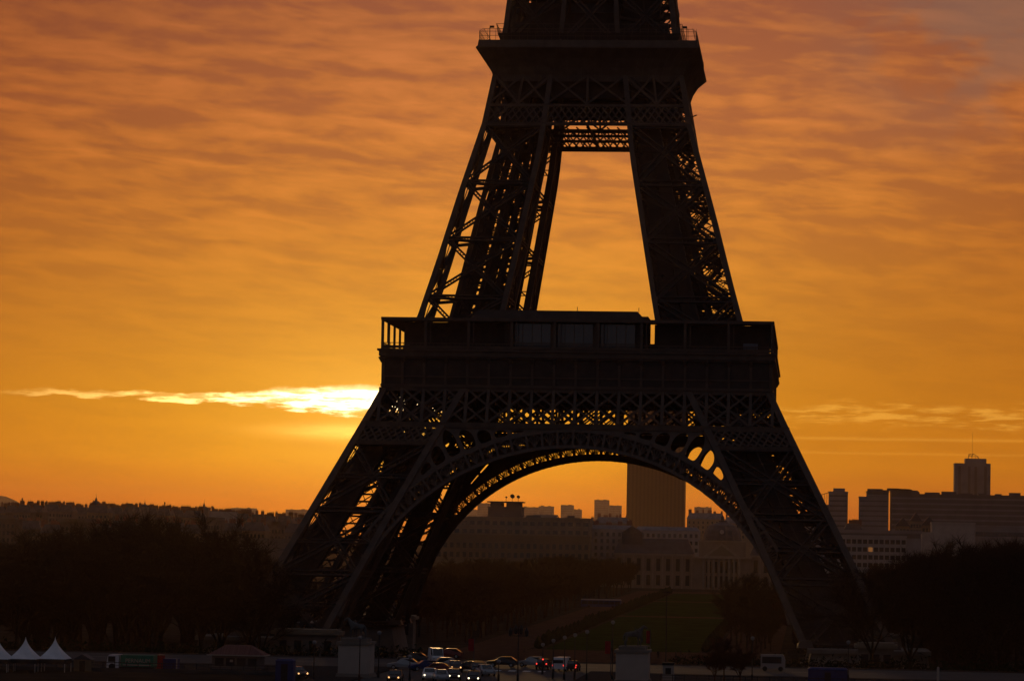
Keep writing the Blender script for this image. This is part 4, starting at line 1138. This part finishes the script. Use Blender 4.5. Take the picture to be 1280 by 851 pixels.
# lorry with green container
xa, y = qpos(135.5, 836.5); sc_ = 3940/(y+600.3)
e = empty('lorry', 'white cab lorry with a green lettered box body on the left quay', 'lorry', (xa, y, QZ))
pm_ = 1/sc_
def prs(pts, y0, y1, nm, m_, par): b = MB(); b.prism([(a_*pm_, c_*pm_) for a_, c_ in pts], y0, y1); return b.build(nm, m_, par)
cab = prs([(0, 3), (15.5, 3), (15.5, 19.5), (3, 19.5), (1.2, 17), (0, 10)], -1.15, 1.15, 'cab', WHITE, e)
b = MB(); b.box(1.8*pm_, 11*pm_, -1.18, -1.152, 10.5*pm_, 17.5*pm_); b.build('side_window', GLASS, cab)
bd = prs([(18, 5), (60, 5), (60, 19.5), (18, 19.5)], -1.2, 1.2, 'box_body', GREENP, e)
prs([(3, 2.2), (60, 2.2), (60, 4.9), (3, 4.9)], -.9, .9, 'chassis', DMETAL, e)
def text(body, name, m_, parent, loc, size, rot=(R(90), 0, 0), ext=.01):
    cu = bpy.data.curves.new(name, 'FONT'); cu.body = body; cu.size = size; cu.extrude = ext; cu.align_x = 'CENTER'
    to = bpy.data.objects.new(name, cu); COL.objects.link(to)
    dg = bpy.context.evaluated_depsgraph_get(); me2 = bpy.data.meshes.new_from_object(to.evaluated_get(dg)); bpy.data.objects.remove(to)
    me2.materials.clear(); me2.materials.append(m_); o = bpy.data.objects.new(name, me2); COL.objects.link(o); o.parent = parent; o.location = loc; o.rotation_euler = rot; return o
text('PERNAUM', 'lettering', PLASTER, bd, (40*pm_, -1.22, 10.2*pm_), .72)
text('www.pernaum.fr', 'lettering', PLASTER, bd, (40*pm_, -1.22, 6.4*pm_), .28) if False else None
b = MB(); b.box(21*pm_, 57*pm_, -1.225, -1.202, 6.6*pm_, 7.6*pm_); b.build('stripe', PLASTER, bd)
for wx in (7, 42, 52):
    b = MB(); b.lathe([(.2, -.14), (.44, -.14), (.44, .14), (.2, .14)], 0, 0, 14); o = b.build('wheel', RUBBER, e, (wx*pm_, -1.05, .44)); o.rotation_euler = (R(90), 0, 0)
def simple(name, label, cat, m_, px0, px1, py1, pyt, depth=1.5, group=None, tri=None):
    x0, y0 = qpos(px0, py1); x1 = at(px1, py1, y0).x; zt = at((px0+px1)/2, pyt, y0).z
    e = empty(name, label, cat, ((x0+x1)/2, y0, QZ), 0, group); return e, (x1-x0), zt-QZ
e, w, H = simple('red_container', 'red skip container standing at the tail of the lorry', 'container', REDC, 195.5, 202.5, 836, 819)
b = MB(); b.frustum(-w/2, w/2, 0, 1.8, .1, H, .03); b.build('body', REDC, e); b = MB(); b.box(-w/2-.03, w/2+.03, -.03, 1.83, H+.001, H+.1); b.build('lid', REDP, e)
e, w, H = simple('blue_container', 'dark blue container with a pale edge right of the red one', 'container', BLUEP, 203.5, 221, 836, 823)
b = MB(); b.box(-w/2, w/2, 0, 1.8, .1, H); b.build('body', BLUEP, e); b = MB(); b.box(w/2-.12, w/2+.05, -.05, -.001, .1, H); b.build('edge_post', PLASTER, e)
for i in range(5):
    b = MB(); b.box(-w/2+.15+i*w/5.5, -w/2+.22+i*w/5.5, -.04, -.001, .15, H-.1); b.build('rib', BLUEP, e)
# three white pagoda tents
for i, px in enumerate((-4, 31, 68)):
    x, y = qpos(px, 839); s_ = (y+600.3)/3940; hwid = 17.8*s_; ez = 16.5*s_; ap = 44.5*s_
    e = empty('pagoda_tent', ['white pointed marquee cut by the left edge of the frame', 'white pointed marquee in the middle of the three', 'white pointed marquee on the right of the three'][i], 'tent', (x, y, QZ), 0, 'white marquees on the left quay')
    b = MB(); N_ = 10; ringp = []
    for k in range(N_+1):
        t = k/N_; hh = hwid*((1-t)**1.75)*.97+hwid*.03*(1-t); ringp.append((hh, ez+(ap-ez)*t))
    for (r0, z0_), (r1, z1_) in zip(ringp, ringp[1:]):
        for a, c in (((-1, -1), (1, -1)), ((1, -1), (1, 1)), ((1, 1), (-1, 1)), ((-1, 1), (-1, -1))):
            b.quad((a[0]*r0, a[1]*r0, z0_), (c[0]*r0, c[1]*r0, z0_), (c[0]*r1, c[1]*r1, z1_), (a[0]*r1, a[1]*r1, z1_))
    b.build('canopy', TENT, e)
    b = MB(); 
    for a, c in (((-1, -1), (1, -1)), ((1, -1), (1, 1)), ((1, 1), (-1, 1)), ((-1, 1), (-1, -1))):
        b.quad((a[0]*hwid, a[1]*hwid, ez-.55), (c[0]*hwid, c[1]*hwid, ez-.55), (c[0]*hwid, c[1]*hwid, ez), (a[0]*hwid, a[1]*hwid, ez))
    b.build('valance', PAVE, e)
    for sx in (-1, 1):
        for sy in (-1, 1):
            b = MB(); b.bar((sx*hwid*.96, sy*hwid*.96, 0), (sx*hwid*.96, sy*hwid*.96, ez), .1); b.build('pole', PLASTER, e)
# kiosk with red striped hipped roof
x, y = qpos(295, 836); s_ = (y+600.3)/3940
e = empty('souvenir_kiosk', 'low kiosk with a faded red striped hipped roof left of the pillar', 'kiosk', (x, y, QZ))
b = MB(); b.box(-31*s_, 31*s_, 0, 3.2, 0, 17*s_); b.build('cabin', CONC2, e)
b = MB(); b.frustum(-36*s_, 36*s_, -.5, 3.7, 18.2*s_, 30*s_, 20*s_, 1.6); b.build('roof', ROOFR, e)
b = MB(); b.box(-37*s_, 37*s_, -.6, 3.8, 17.01*s_, 18.19*s_); b.build('eave_board', PLASTER, e)
for i in range(4): boxpart('shutter', DKGL, e, (-27+i*14)*s_, (-16+i*14)*s_, -.05, -.001, 4*s_, 14*s_)
boxpart('notice', PLASTER, e, -8*s_, -4*s_, -.09, -.052, 9*s_, 12*s_)
# timber cabin behind tents
e, w, H = simple('wooden_cabin', 'small dim wooden cabin right of the marquees', 'cabin', OCHRE, 92, 113, 838, 817)
b = MB(); b.box(-w/2, w/2, 0, 2, 0, H-.7); b.build('wall', OCHRE, e); b = MB(); b.prism([(-w/2-.15, H-.69), (w/2+.15, H-.69), (0, H)], -.2, 2.2); b.build('roof', SLATE, e); boxpart('door', DMETAL, e, -.35, .35, -.04, -.001, 0, 1.3)
# blue booths
for (a_, b_, pb, pt_, lb) in ((344, 366, 853, 823, 'dark blue upright booth below the left pillar'), (1010, 1059, 854, 834, 'wide dark blue booth at the bottom right of the iron tower')):
    e, w, H = simple('blue_booth', lb, 'booth', BLUEP, a_, b_, pb, pt_)
    b = MB(); b.box(-w/2, w/2, 0, 1.8, 0, H-.25); b.build('cabin', BLUEP, e); b = MB(); b.frustum(-w/2-.1, w/2+.1, -.1, 1.9, H-.249, H, .3); b.build('roof', BLUEP, e)
    boxpart('door', DMETAL, e, -.4, .4, -.03, -.001, .1, H-.6)
e, w, H = simple('ticket_booth', 'pale blue grey ticket booth with a dark cap below the tall pole', 'booth', TENT, 828, 842, 853, 831)
b = MB(); b.box(-w/2, w/2, 0, 1.3, 0, H); b.build('cabin', PLASTER, e); boxpart('cap', DMETAL, e, -w/2-.05, w/2+.05, -.05, 1.35, H+.001, H+.35); boxpart('hatch', GLASS, e, -.35, .35, -.03, -.001, H*.5, H*.85)
x, y = qpos(1172.5, 853); b = MB(); b.lathe([(.16, 0), (.16, 2.0), (.1, 2.1)], 0, 0, 10); o = b.build('white_bollard', PLASTER, None, (x, y, QZ)); tag(o, 'lone white post in the dark at the bottom right', 'post')
# pavilions in front of the pillars
for (a_, b_, pyt_, yy, lb) in ((339, 425, 786, -70, 'low flat roofed stone pavilion at the foot of the left front pillar'), (1068, 1122, 803, -74, 'low flat roofed stone pavilion at the foot of the right front pillar'),
                              (447, 520, 768, 74, 'long low stone pavilion behind the left front pillar')):
    A_, B_ = at(a_, pyt_, yy), at(b_, pyt_, yy); w = B_.x-A_.x; H = (A_.z+B_.z)/2-gz(0, yy)
    e = empty('stone_pavilion', lb, 'pavilion', ((A_.x+B_.x)/2, yy, gz(0, yy)))
    b = MB(); b.box(-w/2+.6, w/2-.6, 0, 5, 0, H-.9); wl = b.build('wall', STONE2, e)
    b = MB(); b.box(-w/2, w/2, -.6, 5.6, H-.899, H-.3); b.box(-w/2+.5, w/2-.5, -.2, 5.2, H-.299, H); b.build('roof', STONE, e)
    nq = max(3, int(w/2.6))
    for q in range(nq): x = -w/2+.8+(w-1.6)*(q+.5)/nq; boxpart('window', DKGL, wl, x-.6, x+.6, -.05, -.001, H-4.2, H-1.9)
# pedestals with horse tamers
def skin(name, verts, edges, radii, m_, parent, sub=2, loc=None):
    me2 = bpy.data.meshes.new(name); me2.from_pydata(verts, edges, []); o = bpy.data.objects.new(name, me2); COL.objects.link(o); o.parent = parent
    if loc: o.location = loc
    sk = o.modifiers.new('s', 'SKIN'); me2.skin_vertices[0].data[0].use_root = True
    for i, r_ in enumerate(radii): me2.skin_vertices[0].data[i].radius = (r_, r_) if not isinstance(r_, tuple) else r_
    sb = o.modifiers.new('u', 'SUBSURF'); sb.levels = sub; sb.render_levels = sub; me2.materials.append(m_); return o
def person_body(parent, m_, h=1.75, lean=0, arm=0, loc=(0, 0, 0)):
    k = h/1.75
    V = [(0, 0, .98), (0, 0, 1.2), (0, 0, 1.42), (0, 0, 1.52), (0, -.01, 1.66), (0, 0, 1.76),
         (.1, 0, .92), (.12, -.02, .5), (.12, .02, .08), (.12, -.14, .04), (-.1, 0, .92), (-.13, .04, .5), (-.14, .1, .08), (-.14, -.05, .04),
         (.19, 0, 1.42), (.25, .02, 1.15), (.24, -.08, .9), (-.19, 0, 1.42), (-.27, 0, 1.15+arm*.35), (-.27-arm*.3, -.1, .9+arm*.9)]
    E_ = [(0, 1), (1, 2), (2, 3), (3, 4), (4, 5), (0, 6), (6, 7), (7, 8), (8, 9), (0, 10), (10, 11), (11, 12), (12, 13), (2, 14), (14, 15), (15, 16), (2, 17), (17, 18), (18, 19)]
    Rd = [.14, .13, .15, .055, .10, .07, .095, .065, .045, .035, .095, .065, .045, .035, .06, .045, .03, .06, .045, .03]
    return skin('body', [(a*k, b*k, c*k) for a, b, c in V], E_, [r_*k for r_ in Rd], m_, parent, 2, loc)
for (px0, px1, pyt_, lb, lb2) in ((423, 461, 802, 'pale square stone pedestal on the left of the bridge end', 'dark statue of a horse and standing warrior on the left pedestal'),
                                  (770, 810, 812, 'pale square stone pedestal on the right of the bridge end', 'dark statue of a horse and standing warrior on the right pedestal')):
    yy = -208; A_, B_ = at(px0, pyt_, yy), at(px1, pyt_, yy); w = B_.x-A_.x; xc = (A_.x+B_.x)/2; zt = (A_.z+B_.z)/2; H = zt-QZ
    e = empty('statue_pedestal', lb, 'pedestal', (xc, yy, QZ))
    b = MB(); b.box(-w/2, w/2, 0, w*1.4, .5, H-.35); b.build('shaft', PLASTER, e)
    b = MB(); b.box(-w/2-.2, w/2+.2, -.2, w*1.4+.2, H-.349, H); b.box(-w/2+.3, w/2-.3, .3, w*1.4-.3, H+.001, H+.4); b.build('cap', STONE2, e)
    b = MB(); b.frustum(-w/2-.35, w/2+.35, -.35, w*1.4+.35, -.2, .499, .2); b.build('plinth', STONE2, e)
    st = empty('equestrian_statue', lb2, 'statue', (xc, yy+w*.7, zt+.4), R(160 if px0 < 500 else 20))
    V = [(-.75, 0, 1.55), (0, 0, 1.5), (.65, 0, 1.62), (1.0, 0, 2.05), (1.25, 0, 2.5), (1.6, 0, 2.35), (1.85, 0, 2.15),
         (-.85, .2, 1.25), (-.7, .22, .85), (-.95, .22, .5), (-.88, .22, .06), (-.85, -.2, 1.25), (-1.0, -.22, .85), (-1.2, -.22, .5), (-1.1, -.22, .06),
         (.65, .2, 1.2), (.7, .2, .65), (.68, .2, .06), (.7, -.2, 1.2), (1.1, -.22, .95), (1.05, -.22, .5),
         (-1.05, 0, 1.6), (-1.3, 0, 1.2), (-1.35, 0, .7)]
    E_ = [(0, 1), (1, 2), (2, 3), (3, 4), (4, 5), (5, 6), (0, 7), (7, 8), (8, 9), (9, 10), (0, 11), (11, 12), (12, 13), (13, 14), (2, 15), (15, 16), (16, 17), (2, 18), (18, 19), (19, 20), (0, 21), (21, 22), (22, 23)]
    Rd = [.36, .38, .38, .26, .19, .15, .1, .2, .12, .08, .08, .2, .12, .08, .08, .15, .09, .08, .15, .09, .08, .1, .09, .05]
    skin('horse', V, E_, Rd, STATUE, st, 2)
    wv_ = person_body(st, STATUE, 2.3, arm=1, loc=(.6, -.7, 0)); wv_.name = 'warrior'
    b = MB(); b.box(-1.6, 1.9, -1.1, .8, -.02, .1); b.build('statue_base', STATUE, st)
# street lamps
def lamp(px, pyb, pyt_, label, double=False):
    x, y = qpos(px, pyb); zt = at(px, pyt_, y).z; H = zt-QZ
    e = empty('street_lamp', label, 'street lamp', (x, y, QZ), 0, 'street lamps on the quay')
    b = MB(); b.lathe([(.16, 0), (.14, .8), (.075, 1.0), (.055, H-.5)], 0, 0, 8); b.build('post', DMETAL, e)
    if double:
        b = MB(); b.bar((-1, 0, H-1.4), (1, 0, H-1.4), .1); b.build('arm', DMETAL, e)
        for q in (-1, -.35, .35, 1):
            b = MB(); b.lathe([(.1, 0), (.24, .15), (.28, .7), (.12, 1.0), (.03, 1.2)], q, 0, 8); b.build('lantern', DMETAL, e, (0, 0, H-1.5+(.3 if abs(q) < .5 else 0)))
    else:
        b = MB(); b.lathe([(.07, H-.5), (.22, H-.36), (.26, H-.2), (.2, H-.05), (.05, H)], 0, 0, 10); b.build('lamp_globe', GLOBE, e)
for i, (px, pyb, pt_, lb, db) in enumerate([(449, 852, 794, 'lamp post in front of the left pedestal', False), (473, 846, 788, 'lamp post just right of the left pedestal', False),
        (512, 850, 818, 'short lamp post beside the silver hatchback', False), (623, 851, 824, 'short lamp post right of the queue', False), (647, 851, 780, 'dark lamp post with a cluster of lanterns', True),
        (691, 848, 798, 'first globe lamp left of the white van', False), (705, 849, 794, 'globe lamp in front of the white van', False), (718, 849, 791, 'globe lamp just right of the white van', False),
        (733, 850, 787, 'tallest globe lamp between the white van and the right pedestal', False), (765, 849, 775, 'slim lamp at the left side of the right pedestal', False), (678, 842, 803, 'globe lamp by the traffic light', False),
        (940, 851, 795, 'slim dark lamp in front of the bare tree on the right', False), (392, 849, 800, 'slim lamp before the left stone pavilion', False), (1060, 851, 800, 'slim lamp right of the wide blue booth', False)]):
    lamp(px, pyb, pt_, lb, db)
x, y = qpos(832, 840); zt = at(832, 738, y).z
e = empty('tall_pole', 'very tall slender dark pole standing in front of the lawns', 'pole', (x, y, QZ))
b = MB(); b.lathe([(.2, 0), (.17, 1.2), (.10, 1.4), (.05, zt-QZ)], 0, 0, 8); b.build('shaft', DMETAL, e); b = MB(); b.bar((-.5, 0, zt-QZ-.2), (.5, 0, zt-QZ-.2), .18); b.build('head', DMETAL, e)
for (px, pyb, pt_, lb, bw) in ((592, 838, 797, 'red banner hanging left of a pale pole above the queue of cars', -.75), (763, 846, 800, 'red banner on a pale pole beside the right pedestal', -.75), (812, 846, 787, 'small red banner behind the right pedestal', -.5)):
    x, y = qpos(px, pyb); zt = at(px, pt_, y).z-QZ
    e = empty('banner_pole', lb, 'banner', (x, y, QZ), 0, 'red banners on the quay'); b = MB(); b.lathe([(.06, 0), (.04, zt)], 0, 0, 6); b.build('pole', ZINC, e)
    b = MB(); 
    for q in range(6):
        xa, xb = bw*q/6, bw*(q+1)/6; ya, yb = .08*math.sin(q*1.1), .08*math.sin((q+1)*1.1); b.quad((xa, ya, zt-1.7), (xb, yb, zt-1.75), (xb, yb, zt-.1), (xa, ya, zt-.1))
    o = b.build('banner', REDC, e); so_ = o.modifiers.new('t', 'SOLIDIFY'); so_.thickness = .02
# traffic lights showing red
for (px, pyb, pyl, lb) in ((678.5, 842, 823.5, 'traffic light showing red left of the white van'), (719, 846, 833.5, 'low traffic light showing red right of the white van')):
    x, y = qpos(px, pyb); z = at(px, pyl, y).z-QZ
    e = empty('traffic_light', lb, 'traffic light', (x, y, QZ), 0, 'traffic lights on the quay'); b = MB(); b.lathe([(.07, 0), (.06, z-.2)], 0, 0, 6); b.build('post', DMETAL, e)
    b = MB(); b.box(-.15, .15, -.1, .1, z-.62, z+.2); hs = b.build('housing', DMETAL, e)
    b = MB(); b.lathe([(.02, 0), (.11, .01), (.11, .05), (.02, .06)], 0, 0, 10); o = b.build('red_lamp', TAILL, hs, (0, -.11, z)); o.rotation_euler = (R(90), 0, 0)
# coach parked across the avenue
P0, P1 = at(726, 765, 520), at(776, 765, 520)
e = empty('coach', 'long low coach with a pale roof standing by the left edge of the lawns', 'coach', ((P0.x+P1.x)/2, 520, gz(0, 520)), 0)
L_ = (P1.x-P0.x)/2; e.location.x -= 0
b = MB(); b.box(-L_, L_, 0, 2.4, .4, 2.7); b.build('body', BLUEP, e); b = MB(); b.frustum(-L_-.05, L_+.05, -.05, 2.45, 2.701, 3.1, .15); b.build('roof', PLASTER, e)
for i in range(7): boxpart('window', GLASS, e, -L_+.4+i*(2*L_-.6)/7, -L_+.2+(i+1)*(2*L_-.6)/7, -.03, -.001, 1.3, 2.4)
for q in (-L_*.6, L_*.6):
    b = MB(); b.lathe([(.45, -.1), (.45, .1)], 0, 0, 12); o = b.build('wheel', RUBBER, e, (q, -.02, .45)); o.rotation_euler = (R(90), 0, 0)
# people by the lawns
for i, (px, lb) in enumerate(((823, 'person in dark clothes standing near the tall pole at the lawn edge'), (845, 'person walking in a dark coat right of the tall pole'), (851, 'person in a dark coat, rightmost of the walkers at the lawn edge'), (655, 'person in dark clothes on the gravel walk by the avenue trees'))):
    y = 75+i*6; x = at(px, 800, y).x
    e = empty('person', lb, 'person', (x, y, .04), random.uniform(0, 6)); person_body(e, DMETAL, 1.74)
# near bare tree bottom right
def near_tree(px, pyb, h, lb):
    x, y = qpos(px, pyb); e = plant('alley', 'bare_tree', lb, None, x, y, h/15); e.location.z = QZ; return e
near_tree(905, 852, 6.2, 'small bare tree with thin branches at the bottom right of the lawns')
near_tree(893, 858, 5.0, 'low bare bush like tree left of the slim dark lamp')
near_tree(925, 857, 5.6, 'small bare tree in front of the motorhome')
for (xa, xb, lb) in ((-78, -21, 'dark railing along the front of the quay on the left'), (24, 60, 'dark railing along the front of the quay on the right')):
    e = empty('quay_railing', lb, 'railing', ((xa+xb)/2, -206.5, QZ)); h_ = (xb-xa)/2; q = MB()
    q.box(-h_, h_, -.1, .1, 0, .45); q.build('kerb_wall', ASPH, e)
    q = MB(); q.bar((-h_, 0, 1.15), (h_, 0, 1.15), .09); q.bar((-h_, 0, .8), (h_, 0, .8), .05); q.build('rail', DMETAL, e)
    nn = int((xb-xa)/1.5)
    for i in range(nn+1):
        q = MB(); q.bar((-h_+i*2*h_/nn, 0, .451), (-h_+i*2*h_/nn, 0, 1.25), .09); q.build('post', DMETAL, e)
# hedge between the quay and the iron tower
hd = MB(); rr = random.Random(9)
for k in range(9000):
    x = rr.uniform(-95, 100); y = -132+rr.uniform(-1, 1); 
    if -15 < x < 22: continue
    z = 6.3+abs(rr.gauss(0, .7)); a = Vector((x, y, z)); s_ = .3
    hd.quad(a, a+Vector((rr.gauss(0, s_), rr.gauss(0, s_), rr.gauss(0, s_))), a+Vector((rr.gauss(0, s_), rr.gauss(0, s_), rr.gauss(0, s_))))
tag(hd.build('hedge_planting', YEW), 'low dark shrub planting along the back of the quay', 'shrubs', kind='stuff')

# ------------------------------------------------------------------ haze
hz_ = MB(); hz_.box(-7100, 7100, -820, 13900, -3.0, 262)
hm = bpy.data.materials.new('haze_air'); hm.use_nodes = True; t = hm.node_tree; t.nodes.clear()
vo = t.nodes.new('ShaderNodeVolumePrincipled'); vo.inputs['Density'].default_value = 2.9e-5; vo.inputs['Color'].default_value = (1.0, .72, .50, 1); vo.inputs['Anisotropy'].default_value = .72
ou = t.nodes.new('ShaderNodeOutputMaterial'); t.links.new(vo.outputs[0], ou.inputs['Volume'])
tag(hz_.build('haze', hm), 'thin warm morning haze over the city', 'haze', kind='stuff')
